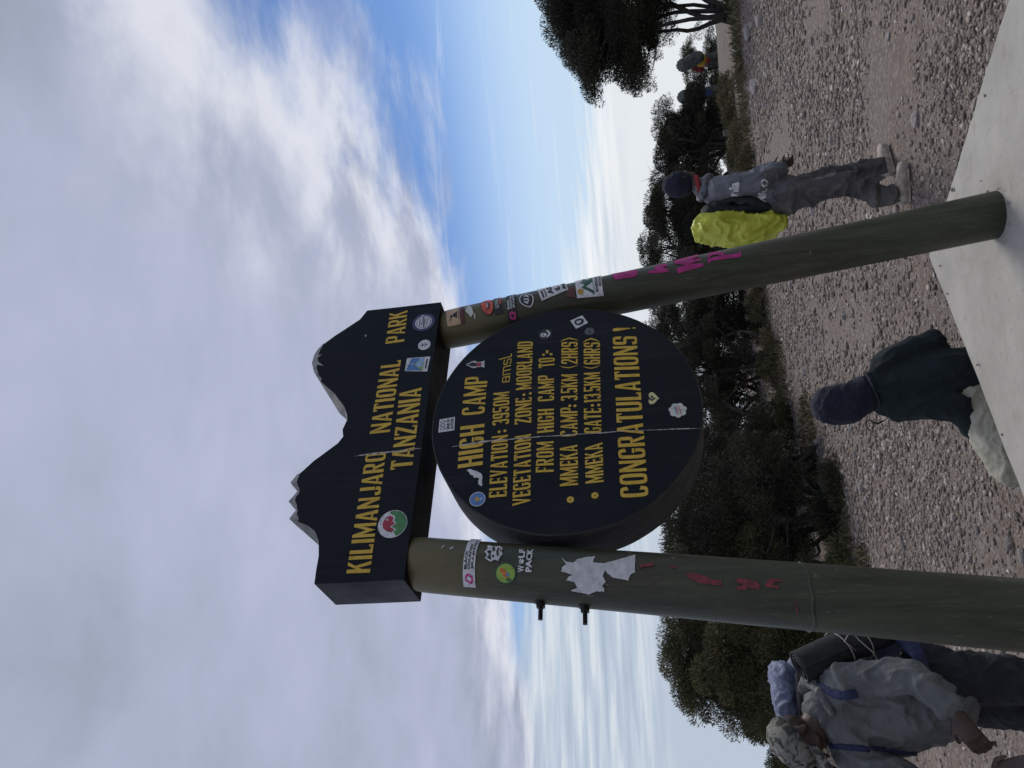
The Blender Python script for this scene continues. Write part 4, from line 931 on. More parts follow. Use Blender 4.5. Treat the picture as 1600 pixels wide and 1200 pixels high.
for (x, y, s, lb) in ((2.35, 4.55, .10, 'largest pale rock half buried beside the plinth corner'), (4.3, 12.6, .16, 'long flat pale rock in front of the right-hand trees'),
                      (4.9, 11.6, .13, 'rounded tan rock on the bare dirt near the right-hand trees'), (5.3, 12.9, .15, 'broken grey rock below the leaning trunks'), (-2.35, 7.75, .10, 'pale rock at the edge of the grass by the dark tree'),
                      (-2.2, 8.05, .09, 'smaller rock behind the pale one at the grass edge')):
    stone(x, y, s, lb, None)

for (lx, ly, s_) in ((1.22, .50, .010), (1.15, .58, .007), (1.26, .20, .012), (1.0, .62, .006), (.55, .60, .008), (1.24, -.3, .007), (.2, .63, .006), (.74, -.06, .006), (.95, .05, .005), (.80, -.115, .007), (.90, -.10, .005), (.72, .03, .004), (.97, -.03, .006), (.86, -.125, .004), (1.05, -.02, .004)):
    p = s2w(lx, ly); o = stone(p.x, p.y, s_, 'tiny stone chip lying on the concrete plinth', 'chips on the plinth'); o.location.z = s_ * .45 + .003
# ------------------------------------------------------------------ heather trees
def sprigs(centers, radii, count, size, tint0, up=.35, flat=.75):
    """leaf sprigs on and in ellipsoid clumps -> V, F, tint"""
    n = count * len(centers)
    c = np.repeat(np.array(centers), count, 0); r = np.repeat(np.array(radii), count)
    d = rng.normal(size=(n, 3)); d /= np.linalg.norm(d, axis=1)[:, None]
    d[:, 2] = np.where(d[:, 2] < -.35, -d[:, 2] * .6, d[:, 2]); d /= np.linalg.norm(d, axis=1)[:, None]
    rr = r * (1 - .55 * rng.random(n) ** 1.8)
    p = c + d * rr[:, None] * np.array([1, 1, flat])
    ax = d * .8 + np.array([0, 0, up]) + rng.normal(size=(n, 3)) * .38; ax /= np.linalg.norm(ax, axis=1)[:, None]
    sd_ = np.cross(ax, rng.normal(size=(n, 3))); sd_ /= np.linalg.norm(sd_, axis=1)[:, None]
    L_ = size * rng.uniform(.6, 1.5, n); W_ = L_ * rng.uniform(.20, .34, n)
    a = p - sd_ * W_[:, None] * .62; b_ = p + sd_ * W_[:, None] * .62 + ax * (L_ * .15)[:, None]
    V_ = np.stack([a, b_, p + ax * L_[:, None]], 1).reshape(-1, 3)
    F_ = np.arange(n * 3).reshape(-1, 3)
    t_ = np.repeat(np.clip(np.repeat(np.array(tint0), count) + rng.normal(0, .10, n), 0, 1), 3)
    return V_, F_, t_
def limb(g, p0, p1, r0, r1, bend, seg=7, n=7):
    p0, p1 = Vector(p0), Vector(p1); pts = []; rad = []
    for i in range(seg + 1):
        t_ = i / seg; p = p0.lerp(p1, t_) + Vector(bend) * math.sin(math.pi * t_)
        q = p * 2.3; p = p + Vector((mnoise.noise(q), mnoise.noise(q + Vector((7, 0, 0))), .4 * mnoise.noise(q + Vector((0, 9, 0))))) * .09 * min(1, t_ * 2.2)
        pts.append(p); rad.append(r0 + (r1 - r0) * t_)
    g.tube(pts, rad, n); return pts
def heather(base, crown, trunks, clumps, per, leaf, label, size=.05, lean=(0, 0), rmin=.20, rmax=.38, dead=0, skirt=.8, group='heather trees around the clearing', fillb=.0, name='heather_tree'):
    """crown: list of (dx, dy, z, rx, ry, rz) lobes relative to base"""
    bx, by = base; bz = gheight(bx, by) - .05
    root = empty(name, (bx, by, bz)); tag(root, label, 'tree', group)
    g = G(); cen = []; rad = []
    if skirt:
        w_ = max(abs(l[0]) + l[3] for l in crown) * skirt
        crown = crown + [(0, .05, .50, w_, .5, .34)]
    for lob in crown:
        k = max(3, int(1.35 * clumps * lob[3] * lob[4] / sum(l[3] * l[4] for l in crown)))
        for i in range(k):
            d = Vector((random.gauss(0, 1), random.gauss(0, 1), random.gauss(0, 1))).normalized()
            q = random.random() ** .38
            if d.z < -.2 and random.random() < .6: d.z *= -.5
            cen.append((lob[0] + d.x * lob[3] * q, lob[1] + d.y * lob[4] * q, lob[2] + d.z * lob[5] * q)); rad.append(random.uniform(rmin, rmax))
    # trunks fan out from the base, then forks reach the clumps
    tips = []
    for i in range(trunks):
        tgt = random.choice(cen); a = random.uniform(0, 6.28)
        b0 = (random.uniform(-.16, .16), random.uniform(-.16, .16), 0)
        top = (tgt[0] * .7 + lean[0], tgt[1] * .7 + lean[1], tgt[2] * .78)
        pts = limb(g, b0, top, random.uniform(.030, .058), .020, (random.uniform(-.22, .22), random.uniform(-.22, .22), 0), 9)
        tips += pts[3:]
    for c in cen:
        if random.random() < .8:
            p = min(tips, key=lambda q: (q - Vector(c)).length + random.uniform(0, .35))
            limb(g, p, c, .020, .006, (random.uniform(-.08, .08), random.uniform(-.08, .08), random.uniform(-.05, .08)), 5, 5)
    for i in range(dead):
        p = random.choice(tips); e = p + Vector((random.uniform(-.6, .6), random.uniform(-.6, .6), random.uniform(.1, .7)))
        pts = limb(g, p, e, .015, .004, (0, 0, .08), 5, 4)
        for q in pts[2:]:
            for _ in range(2): limb(g, q, q + Vector((random.uniform(-.2, .2), random.uniform(-.2, .2), random.uniform(.02, .26))), .006, .002, (0, 0, 0), 3, 4)
    tr = g.obj('trunk', M['bark'], root, True)
    V_, F_, t_ = sprigs(cen, rad, int(per * 3.1), size * .54, [random.uniform(.1, .9) for _ in cen])
    link_mesh('crown', np_mesh('crown', V_, F_, t_), M[leaf], root)
    return root
random.seed(21)
# right-hand umbrella-shaped tree with leaning trunks
heather((6.6, 15.0), [(-.35, 0, 2.60, .80, .9, .45), (.75, .2, 2.95, 1.1, 1.0, .60), (.35, 0, 1.95, 1.35, .9, .60), (-.45, -.1, 1.75, .75, .7, .42), (.3, .1, 1.35, .8, .6, .35)], 8, 170, 330, 'leafdark', 'tall umbrella-crowned heather tree with bare leaning trunks, far right', .075, (-.1, 0), .22, .42, 5, 0)
heather((7.9, 14.6), [(-.2, 0, 2.6, 1.0, .9, .7), (.5, .2, 1.7, .9, .8, .5)], 5, 60, 300, 'leafdark', 'heather tree at the right border behind the crossing trunks', .075, (0, 0), .22, .40, 3, 0)
heather((4.55, 16.4), [(0, 0, 1.25, .50, .6, .42), (-.5, .2, 1.15, .40, .5, .35), (.40, .1, .85, .5, .5, .4)], 6, 34, 240, 'leafbrown', 'thin twiggy heather tree with bare side branches, right of the walking hiker', .07, (0, 0), .15, .30, 10)
heather((2.95, 15.6), [(.1, 0, 1.55, .60, .6, .50), (-.1, 0, .95, .85, .7, .55), (.6, .2, .9, .5, .5, .5)], 5, 62, 300, 'leafdark', 'dense round heather tree behind the head of the walking hiker', .07, (0, 0), .2, .36, 0)
heather((1.75, 14.6), [(0, 0, 1.05, .75, .7, .60), (-.5, .1, .75, .6, .6, .45)], 5, 52, 300, 'leafdark', 'low dark heather tree behind the yellow pack', .065, (0, 0), .18, .34, 0)
heather((.72, 14.2), [(0, 0, 1.35, .60, .6, .55), (.25, 0, .8, .55, .5, .4), (-.2, .1, 1.75, .25, .3, .22)], 6, 48, 280, 'leafdark', 'feathery-topped heather tree seen between the far post and the round board', .06, (-.1, 0), .15, .30, 3)
heather((.05, 13.2), [(-.1, 0, 1.30, .65, .6, .42), (.35, .1, .95, .4, .5, .35)], 8, 46, 260, 'leafdark', 'open heather tree with twisted dark trunks below the round board', .06, (0, 0), .15, .30, 4, .45)
heather((-.95, 12.0), [(.1, 0, 1.25, .65, .6, .40), (-.3, 0, .95, .5, .5, .4)], 8, 42, 260, 'leafdark', 'crooked heather tree with sky showing through, above the seated man', .055, (.1, 0), .15, .30, 3, .5)
heather((-1.25, 10.6), [(-.05, 0, 1.15, .55, .6, .50), (0, -.1, .60, .62, .5, .40)], 6, 66, 320, 'leafdark', 'green bushy heather tree left of the seated man', .05, (0, 0), .15, .30, 2)
heather((-1.85, 9.6), [(-.15, .1, 1.45, .85, .7, .55), (.25, 0, .95, .70, .6, .50), (-.5, 0, .85, .60, .6, .50)], 10, 130, 330, 'leafdark', 'large dark heather tree with pale slanting trunks behind the round board', .05, (.1, 0), .18, .34, 2)
heather((-2.55, 9.35), [(0, 0, 1.65, .55, .5, .48), (.1, 0, 1.0, .60, .5, .45)], 6, 66, 340, 'leafolive', 'olive heather tree beside the near post, under the round board', .05, (0, 0), .17, .30, 0)
heather((-3.50, 9.0), [(.15, 0, 1.58, .46, .6, .58), (-.05, 0, 1.0, .58, .7, .60), (.40, .1, .9, .5, .6, .6)], 6, 270, 400, 'leafolive', 'full rounded olive heather tree behind the man with the rolled mat', .05, (0, 0), .16, .28, 0)
heather((-5.25, 10.0), [(0, 0, .66, .50, .5, .28), (-.3, 0, .4, .6, .6, .25)], 5, 60, 360, 'leafolive', 'small heather tree at the left border behind the camouflage cap', .05, (0, 0), .17, .30, 0)
heather((-4.6, 11.6), [(0, 0, .40, .8, .6, .25)], 5, 50, 260, 'leafdark', 'dark heather tree in the gap behind the left-hand trees', .06, (0, 0), .2, .34, 0)
# second row, standing a little down the slope
for (x, y, z, rx, rz, leaf, lb) in ((5.6, 18.2, 1.05, .8, .45, 'leafdark', 'dark heather tree down the slope behind the umbrella tree'), (4.1, 18.0, 1.15, .75, .50, 'leafbrown', 'brownish heather tree down the slope right of the hiker'),
        (2.4, 17.4, 1.55, .9, .60, 'leafdark', 'dark heather tree in the second row behind the yellow pack'), (.9, 17.0, 1.6, .8, .55, 'leafbrown', 'brownish heather tree in the second row beyond the far post'),
        (10.4, 27.5, 1.5, 1.3, .7, 'leafdark', 'dark heather bush behind the porter in red'), (8.7, 27.2, 1.3, 1.2, .6, 'leafdark', 'dark heather bush behind the porter in blue'), (7.2, 24.5, 1.4, .9, .6, 'leafbrown', 'brownish heather bush left of the porter in blue'),
        (-.6, 15.5, 1.25, .7, .45, 'leafdark', 'dark heather tree in the second row behind the round board'), (-2.2, 12.5, 1.45, 1.0, .65, 'leafdark', 'dark heather tree in the second row left of the round board'), (-3.3, 11.5, 1.5, .8, .6, 'leafdark', 'dark heather tree in the second row behind the near post')):
    heather((x, y), [(0, 0, z, rx, .6, rz), (-.3 * rx, 0, z * .55, rx * .9, .5, rz * .8), (.4 * rx, 0, z * .5, rx * .8, .5, rz * .7)], 6, 58, 210, leaf, lb, .075, (0, 0), .2, .38, 2)
# low shrubs at the foot of the trees
def shrub(x, y, rx, ry, h, leaf, label, per=200, size=.045):
    z0 = gheight(x, y) - .03
    root = empty('shrub', (x, y, z0)); tag(root, label, 'shrub', 'low shrubs at the edge of the clearing')
    cen = []; rad = []
    for i in range(int(10 + 26 * rx * ry / .3)):
        a = random.uniform(0, 6.28); q = math.sqrt(random.random())
        cen.append((rx * q * math.cos(a), ry * q * math.sin(a), h * random.uniform(.25, .85) * (1.1 - .5 * q))); rad.append(random.uniform(.10, .19))
    g = G()
    for c in cen[::2]: limb(g, (c[0] * .3, c[1] * .3, 0), c, .010, .004, (0, 0, .02), 4, 4)
    g.obj('stem', M['bark'], root)
    V_, F_, t_ = sprigs(cen, rad, per, size, [random.uniform(.2, 1) for _ in cen], .6)
    link_mesh('foliage', np_mesh('foliage', V_, F_, t_), M[leaf], root)
shrub(.9, 14.0, .5, .35, .36, 'grass', 'bright green shrub at the foot of the trees beside the far post')
shrub(.0, 13.0, .45, .35, .32, 'grass', 'green shrub under the twisted trunks')
shrub(-.80, 12.0, .4, .35, .34, 'leafolive', 'dark green shrub behind the head of the seated man')
shrub(-1.65, 9.2, .45, .3, .34, 'leafdark', 'low dark shrub at the foot of the pale slanting trunks')
shrub(-2.45, 8.6, .50, .35, .36, 'leafolive', 'low green shrub beside the near post')
shrub(4.0, 15.0, .5, .4, .30, 'grass', 'olive shrub on the bank right of the hiker')
shrub(5.2, 15.8, .5, .4, .30, 'grass', 'tussocky shrub on the bank below the umbrella tree')
shrub(2.3, 14.2, .6, .35, .40, 'leafolive', 'low shrub behind the legs of the hiker')
shrub(3.35, 13.55, .22, .18, .28, 'grass', 'small bright green shrub on the dirt right of the hiker', 160)
shrub(7.1, 14.6, .45, .35, .30, 'leafolive', 'shrub among the leaning trunks at far right')
# grass and tussock, uncountable
def tussock(spots, name, label):
    Vs = []; Fs = []; Ts = []; b0 = 0
    for (x, y, rx, ry, n, h) in spots:
        for _ in range(int(n * .6)):
            a = random.uniform(0, 6.28); q = math.sqrt(random.random())
            X, Y = x + rx * q * math.cos(a), y + ry * q * math.sin(a)
            if on_plinth(X, Y): continue
            z = gheight(X, Y) - .01; hh = .72 * h * random.uniform(.3, 1.3); dx, dy = random.gauss(0, .4) * hh, random.gauss(0, .4) * hh; wd = .006 + .004 * random.random()
            an_ = random.uniform(0, 6.28); sx_, sy_ = math.cos(an_) * wd, math.sin(an_) * wd
            Vs += [(X - sx_, Y - sy_, z), (X + sx_, Y + sy_, z), (X + dx * .5 + sx_ * .6, Y + dy * .5 + sy_ * .6, z + hh * .7), (X + dx, Y + dy, z + hh)]
            Fs.append((b0, b0 + 1, b0 + 2, b0 + 3)); b0 += 4; Ts += [random.random()] * 4
    o = link_mesh(name, np_mesh(name, np.array(Vs), np.array(Fs), np.array(Ts)), M['grass'])
    tag(o, label, 'grass', kind='stuff'); return o
tussock([(4.2, 14.2, 1.3, .7, 2300, .15), (2.4, 14.2, 1.2, .5, 1300, .13), (.8, 13.7, 1.1, .4, 1400, .15), (-.3, 12.4, .7, .5, 1300, .14), (-1.15, 10.8, .7, .5, 1500, .12), (-1.95, 9.2, .6, .5, 1900, .12),
         (-2.7, 8.2, .8, .4, 2000, .15), (-3.6, 8.0, .9, .5, 1800, .14), (6.2, 14.2, 1.4, .7, 2200, .18), (-.7, 10.6, .4, .5, 350, .07)], 'tussock_grass', 'short olive tussock grass along the foot of the trees')
for (x, y, lb) in ((1.02, 6.9, 'small green tuft of grass on the gravel left of the far post'),):
    root = empty('grass_tuft', (x, y, gheight(x, y))); tag(root, lb, 'grass tuft')
    Vs = []; Fs = []; Ts = []
    for k in range(140):
        a = random.uniform(0, 6.28); q = .04 * math.sqrt(random.random()); h = random.uniform(.03, .09); X, Y = q * math.cos(a), q * math.sin(a)
        dx, dy = random.gauss(0, .03), random.gauss(0, .03)
        Vs += [(X - .004, Y, -.005), (X + .004, Y, -.005), (X + dx * .6 + .003, Y + dy * .6, h * .7), (X + dx, Y + dy, h)]; Fs.append((4 * k, 4 * k + 1, 4 * k + 2, 4 * k + 3)); Ts += [random.random()] * 4
    link_mesh('blades', np_mesh('blades', np.array(Vs), np.array(Fs), np.array(Ts)), M['grass'], root)
# ------------------------------------------------------------------ people
def hand(g, wr, d, nrm, side, k=1.0, curl=.9, thumb=1):
    """palm from wrist along d; fingers bend towards nrm; side = across the palm (thumb side positive)"""
    wr, d, nrm, side = Vector(wr), Vector(d).normalized(), Vector(nrm).normalized(), Vector(side).normalized()
    g.capsule(wr - d * .02, .024 * k, wr + d * .02 * k, (.034 * k, .018 * k), 10, side)
    g.capsule(wr + d * .02 * k, (.034 * k, .016 * k), wr + d * .085 * k, (.040 * k, .014 * k), 10, side)
    for i, (off, ln) in enumerate(((.030, .92), (.010, 1.0), (-.011, .95), (-.031, .76))):
        p = wr + d * .09 * k + side * off * k
        a1 = d * math.cos(curl * .5) + nrm * math.sin(curl * .5); a2 = d * math.cos(curl * 1.3) + nrm * math.sin(curl * 1.3); a3 = d * math.cos(curl * 2.0) + nrm * math.sin(curl * 2.0)
        q = p + a1 * .036 * ln * k; r_ = q + a2 * .026 * ln * k; s_ = r_ + a3 * .020 * ln * k
        g.capsule(p - d * .015, .0088 * k, q, .0084 * k, 8); g.capsule(q, .0084 * k, r_, .0078 * k, 8); g.capsule(r_, .0078 * k, s_, .0070 * k, 8)
    p = wr + d * .025 * k + side * .028 * k; q = p + (d * .6 + side * .7 + nrm * .35).normalized() * .040 * k; r_ = q + (d * .85 + side * .15 + nrm * .5).normalized() * .032 * k
    g.capsule(p, .0115 * k, q, .0098 * k, 8); g.capsule(q, .0098 * k, r_, .0082 * k, 8)
def headshape(g, c, f, up, k=1.0):
    """skull, jaw, nose, brow, lips, ears; f = facing, up = crown direction"""
    c, f, up = Vector(c), Vector(f).normalized(), Vector(up); up = (up - up.dot(f) * f).normalized(); lf = up.cross(f)
    P_ = lambda a, b_, d: c + f * a * k + lf * b_ * k + up * d * k
    g.capsule(P_(-.022, 0, .030), (.074 * k, .082 * k), P_(.018, 0, .028), (.070 * k, .078 * k), 16, lf)
    g.capsule(P_(.030, 0, -.005), (.058 * k, .060 * k), P_(.040, 0, -.070), (.040 * k, .038 * k), 14, lf)
    g.capsule(P_(.088, 0, .012), .009 * k, P_(.106, 0, -.022), .0125 * k, 8)          # nose
    for s in (1, -1):
        g.capsule(P_(.078, .012 * s, .030), .011 * k, P_(.070, .044 * s, .028), .010 * k, 8)   # brow
        g.capsule(P_(.064, .044 * s, -.015), .016 * k, P_(.050, .050 * s, -.030), .014 * k, 8)  # cheek
        g.capsule(P_(-.005, .076 * s, .018), (.020 * k, .007 * k), P_(-.004, .078 * s, -.022), (.012 * k, .006 * k), 8, f)  # ear
    g.capsule(P_(.082, -.018, -.048), .0085 * k, P_(.082, .018, -.048), .0085 * k, 8)  # mouth
    g.capsule(P_(.076, -.010, -.082), .016 * k, P_(.076, .010, -.082), .016 * k, 8)    # chin
def boot(g, an, toe):
    an, toe = Vector(an), Vector(toe); d = (toe - an); d.z = 0; d.normalize(); sd_ = Vector((-d.y, d.x, 0)); z0 = an.z - .085
    B_ = lambda a, z: Vector((an.x, an.y, 0)) + d * a + Vector((0, 0, z0 + z))
    g.capsule(B_(-.03, .05), (.048, .050), B_(.10, .050), (.050, .044), 12, sd_)
    g.capsule(B_(.10, .046), (.050, .042), B_(.200, .040), (.044, .034), 12, sd_)
    g.capsule(B_(-.02, .06), (.042, .046), B_(-.012, .17), (.046, .050), 12, sd_)
    g.tube([B_(-.065, .008), B_(.06, .008), B_(.15, .010), B_(.215, .016)], [(.040, .014), (.043, .014), (.048, .014), (.034, .012)], 10, sd_)
    return g

# ---- man with the camouflage cap and rolled mat (left, leaning forward)
base = Vector((-1.40, 3.45, gheight(-1.40, 3.45)))
man = empty('person', base); tag(man, 'man in pale grey jacket and camouflage cap leaning forward under a pack', 'person')
rel = lambda *p: Vector(p) - base
fd = Vector((-.62, -.50, -.60)).normalized(); hu = Vector((-.30, -.25, .92))
hd = rel(-1.555, 3.33, .945)
g = G()
headshape(g, hd, fd, hu, 1.06)
g.capsule(hd + Vector((.03, .03, -.06)), .055, rel(-1.46, 3.38, .84), .062)
g.capsule(rel(-1.49, 3.40, .74), (.12, .08), rel(-1.45, 3.45, .42), (.12, .09), 14, (1, -.2, 0))
for a, b_, c, h in ((rel(-1.345, 3.34, .765), rel(-1.285, 3.26, .51), rel(-1.385, 3.17, .405), 'L'), (rel(-1.64, 3.31, .74), rel(-1.71, 3.19, .50), rel(-1.60, 3.07, .33), 'R')):
    g.capsule(rel(-1.44, 3.40, .80), .07, a, .055); g.capsule(a, .046, b_, .038); g.capsule(b_, .037, c, .025)
hand(g, rel(-1.395, 3.165, .395), (-.80, -.35, -.42), (-.3, .6, -.7), (-.48, .07, .86), 1.05, 1.0)
hand(g, rel(-1.59, 3.065, .315), (.62, -.30, -.70), (.1, -.9, -.4), (.55, .25, .5), 1.08, .95)
for hp_, kn, an in ((rel(-1.35, 3.44, .40), rel(-1.36, 3.36, -.03), rel(-1.29, 3.45, -.40)), (rel(-1.45, 3.53, .40), rel(-1.52, 3.46, -.03), rel(-1.49, 3.56, -.40))):
    g.capsule(hp_, .085, kn, .058); g.capsule(kn, .056, an, .042)
remeshed('body', g, M['skin'], man, .0065, 3)
g = G()       # jacket
g.capsule(rel(-1.49, 3.39, .77), (.165, .105), rel(-1.485, 3.41, .57), (.195, .140), 18, (1, -.25, .1))
g.capsule(rel(-1.485, 3.41, .57), (.195, .140), rel(-1.43, 3.45, .37), (.190, .155), 18, (1, -.15, .1))
g.capsule(rel(-1.46, 3.38, .84), .085, rel(-1.45, 3.39, .80), .10)
for a, b_, c in ((rel(-1.345, 3.34, .765), rel(-1.285, 3.26, .51), rel(-1.36, 3.185, .425)), (rel(-1.64, 3.31, .74), rel(-1.71, 3.19, .50), rel(-1.62, 3.09, .36))):
    g.capsule(rel(-1.44, 3.40, .78), .11, a, .085); g.capsule(a, .078, b_, .064); g.capsule(b_, .064, c, .052)
jk = remeshed('jacket', g, M['jpale'], man, .008, 4, .014, 6.5, (1.1, 1.1, .6), 3.0)
def lay(ob, pts, off=.006, sub=6):
    out = []
    for i in range(len(pts) - 1):
        for k in range(sub):
            p = pts[i].lerp(pts[i + 1], k / sub); ok_, l_, n_, _ = ob.closest_point_on_mesh(p); out.append(l_ + n_ * off)
    return out
bpy.context.view_layer.update()
g = G()       # hood lying on the shoulders and zip
g.tube([rel(-1.53, 3.44, .87), rel(-1.44, 3.48, .90), rel(-1.36, 3.42, .88), rel(-1.37, 3.32, .85), rel(-1.45, 3.27, .82)], [.016, .030, .032, .026, .014], 12)
remeshed('hood', g, M['jpale'], man, .009, 4, .008, 14)
g = G(); zp = []
def drape(ob, ob_loc, pts, n=14, off=.004):
    o_ = Vector((0, 0, 1.4)) - ob_loc; out = []      # seen surface of the garment
    for i in range(len(pts) - 1):
        for k in range(n):
            q = Vector(pts[i]).lerp(Vector(pts[i + 1]), k / n) - ob_loc
            ok_, l_, n_, _ = ob.ray_cast(o_, (q - o_).normalized())
            if ok_ and (not out or (l_ - out[-1]).length < .05): out.append(l_ + n_ * off)
    return out
zp = drape(jk, base, [(-1.557, 3.25, .86), (-1.563, 3.2, .495)], 26, .001)
g.tube(zp, [(.012, .005)] * len(zp), 8, (1, .3, 0)); g.obj('zip', M['bluestrap'], man, True)
g = G()       # trousers
for hp_, kn, an in ((rel(-1.35, 3.44, .40), rel(-1.36, 3.36, -.03), rel(-1.29, 3.45, -.38)), (rel(-1.45, 3.53, .40), rel(-1.52, 3.46, -.03), rel(-1.49, 3.56, -.38))):
    g.capsule(hp_, (.115, .125), kn, .085); g.capsule(kn, .084, an, .070)
g.capsule(rel(-1.34, 3.45, .40), .125, rel(-1.47, 3.52, .40), .125)
remeshed('trousers', g, M['pblack'], man, .011, 4, .010, 10)
for an, toe in ((rel(-1.29, 3.45, -.40), rel(-1.42, 3.30, -.5)), (rel(-1.49, 3.56, -.40), rel(-1.62, 3.41, -.5))): remeshed('boot', boot(G(), an, toe), M['boot'], man, .008, 3)
g = G()       # cap with brim
hu_ = (hu - hu.dot(fd) * fd).normalized(); lf = hu_.cross(fd)
cc = hd + hu_ * .035
n_ = 22; v = []; f = []
rows = ((0, .110, .098, .0), (.030, .110, .098, .0), (.060, .101, .091, .0), (.085, .078, .072, .0), (.100, .040, .038, .0), (.104, .004, .004, 0))
for (h, a, b_, _) in rows:
    for k in range(n_):
        an = 2 * math.pi * k / n_
        p = cc + fd * a * math.cos(an) + lf * b_ * math.sin(an) + hu_ * (h - .012)
        v.append(p + (p - cc).normalized() * .004 * mnoise.noise(p * 22))
for i in range(len(rows) - 1):
    for k in range(n_): f.append((i * n_ + k, i * n_ + (k + 1) % n_, (i + 1) * n_ + (k + 1) % n_, (i + 1) * n_ + k))
b0 = len(v)
for r0, dz in ((.100, 0), (.150, -.012), (.178, -.030)):
    for k in range(13):
        an = R(-62 + 124 * k / 12); w_ = math.cos(R(-62 + 124 * k / 12)) ** .5
        v.append(cc + fd * (.100 + (r0 - .100) * w_) * math.cos(an) + lf * .098 * math.sin(an) * (1 + (r0 - .1) * .4) + hu_ * (dz - .006))
for i in range(2):
    for k in range(12): f.append((b0 + i * 13 + k, b0 + i * 13 + k + 1, b0 + (i + 1) * 13 + k + 1, b0 + (i + 1) * 13 + k))
cap = mobj('cap', v, f, M['camo'], man, True); so_ = cap.modifiers.new('s', 'SOLIDIFY'); so_.thickness = .004; so_.offset = 0
# his backpack
bp = empty('backpack', Vector((-1.26, 3.62, .45))); tag(bp, 'blue-grey backpack with blue straps on the man in the camouflage cap', 'backpack')
rb_ = lambda *p: Vector(p) - Vector((-1.26, 3.62, .45))
g = G(); g.capsule(rb_(-1.33, 3.62, .46), (.150, .100), rb_(-1.44, 3.56, .84), (.145, .105), 18, (.9, .45, 0)); remeshed('pack_body', g, M['bluepack'], bp, .012, 5, .014, 10)
g = G(); g.capsule(rb_(-1.535, 3.52, .965), (.055, .085), rb_(-1.40, 3.58, .965), (.062, .090), 16, (0, 0, 1)); remeshed('top_lid', g, M['bluepack'], bp, .010, 4, .012, 11, (1, 1, 1), 5.0)
g = G(); g.tube([rb_(-1.58, 3.455, .925), rb_(-1.48, 3.445, .92), rb_(-1.36, 3.49, .915)], [(.012, .016)] * 3, 8); g.obj('lid_seam', M['pants'], bp, True)
g = G()       # shoulder strap over the near shoulder, down the chest and round to the hip
manb = man.location
sp = drape(jk, manb, [(-1.335, 3.36, .90), (-1.335, 3.3, .86), (-1.355, 3.25, .795), (-1.345, 3.25, .715)], 8, .004)
g.tube([q + manb - Vector((-1.26, 3.62, .45)) for q in sp], [(.022, .007)] * len(sp), 8, (1, .3, .2)); remeshed('strap', g, M['bluestrap'], bp, .006, 4)
g = G(); g.tube([rb_(-1.21, 3.58, .50), rb_(-1.195, 3.46, .48), rb_(-1.235, 3.35, .46), rb_(-1.31, 3.285, .44)], [(.045, .022), (.045, .024), (.034, .016), (.016, .008)], 10, (0, 0, 1)); remeshed('hip_belt', g, M['bluestrap'], bp, .008, 3, .006, 12)
# rolled sleeping mat
mt_ = empty('rolled_mat', Vector((-1.25, 3.52, .50))); tag(mt_, 'black foam sleeping mat rolled up and tied on the blue-grey backpack', 'sleeping mat')
rm_ = lambda p: Vector(p) - Vector((-1.25, 3.52, .50))
a0, a1 = Vector((-1.30, 3.40, .915)), Vector((-1.165, 3.52, .50)); ad = (a1 - a0).normalized(); s1 = ad.cross(Vector((0, 1, .2))).normalized(); s2 = ad.cross(s1)
v = []; f = []; nt = 120; turns = 4.2
for k in range(nt):
    t_ = k / (nt - 1); r_ = .018 + .050 * t_; an = 2 * math.pi * turns * t_
    for (rr, L_) in ((r_, 0), (r_ + .0068, 0), (r_ + .0068, 1), (r_, 1)):
        v.append(rm_(a0 + (s1 * math.cos(an) + s2 * math.sin(an)) * rr + ad * ((a1 - a0).length * L_ + .004 * math.sin(an * .5) * (1 - L_))))
for k in range(nt - 1):
    b0 = 4 * k
    for q in range(4): f.append((b0 + q, b0 + (q + 1) % 4, b0 + 4 + (q + 1) % 4, b0 + 4 + q))
mobj('foam_roll', v, f, M['mat'], mt_, False)
g = G()
for tt in (.42, .62):
    c = a0.lerp(a1, tt); g.tube([rm_(c + (s1 * math.cos(x) + s2 * math.sin(x)) * .078 + ad * .02 * math.sin(x)) for x in [2 * math.pi * k / 24 for k in range(25)]], [.0026] * 25, 6)
c = a0.lerp(a1, .55) - Vector((0, .078, 0))
g.tube([rm_(c), rm_(c + Vector((.05, -.03, .05))), rm_(c + Vector((.09, -.02, .02))), rm_(c + Vector((.05, -.01, -.01))), rm_(c + Vector((.0, -.03, -.06))), rm_(c + Vector((-.05, -.03, -.08)))], [.0024] * 6, 6)
g.obj('tie_cord', M['cord'], mt_, True)
# walking pole in his hand
pl = empty('walking_pole', Vector((-1.56, 3.03, .27))); tag(pl, 'thin dark walking pole held by the man in the camouflage cap', 'pole')
g = G(); g.tube([(-.02, .02, .06), (.03, -.02, -.12), (.16, -.02, -.72)], [.009, .0075, .005], 8); g.obj('shaft', M['steel'], pl, True)
g = G(); g.tube([(-.03, .03, .10), (-.005, .008, .0)], [.015, .013], 10); g.obj('grip', M['mat'], pl, True)

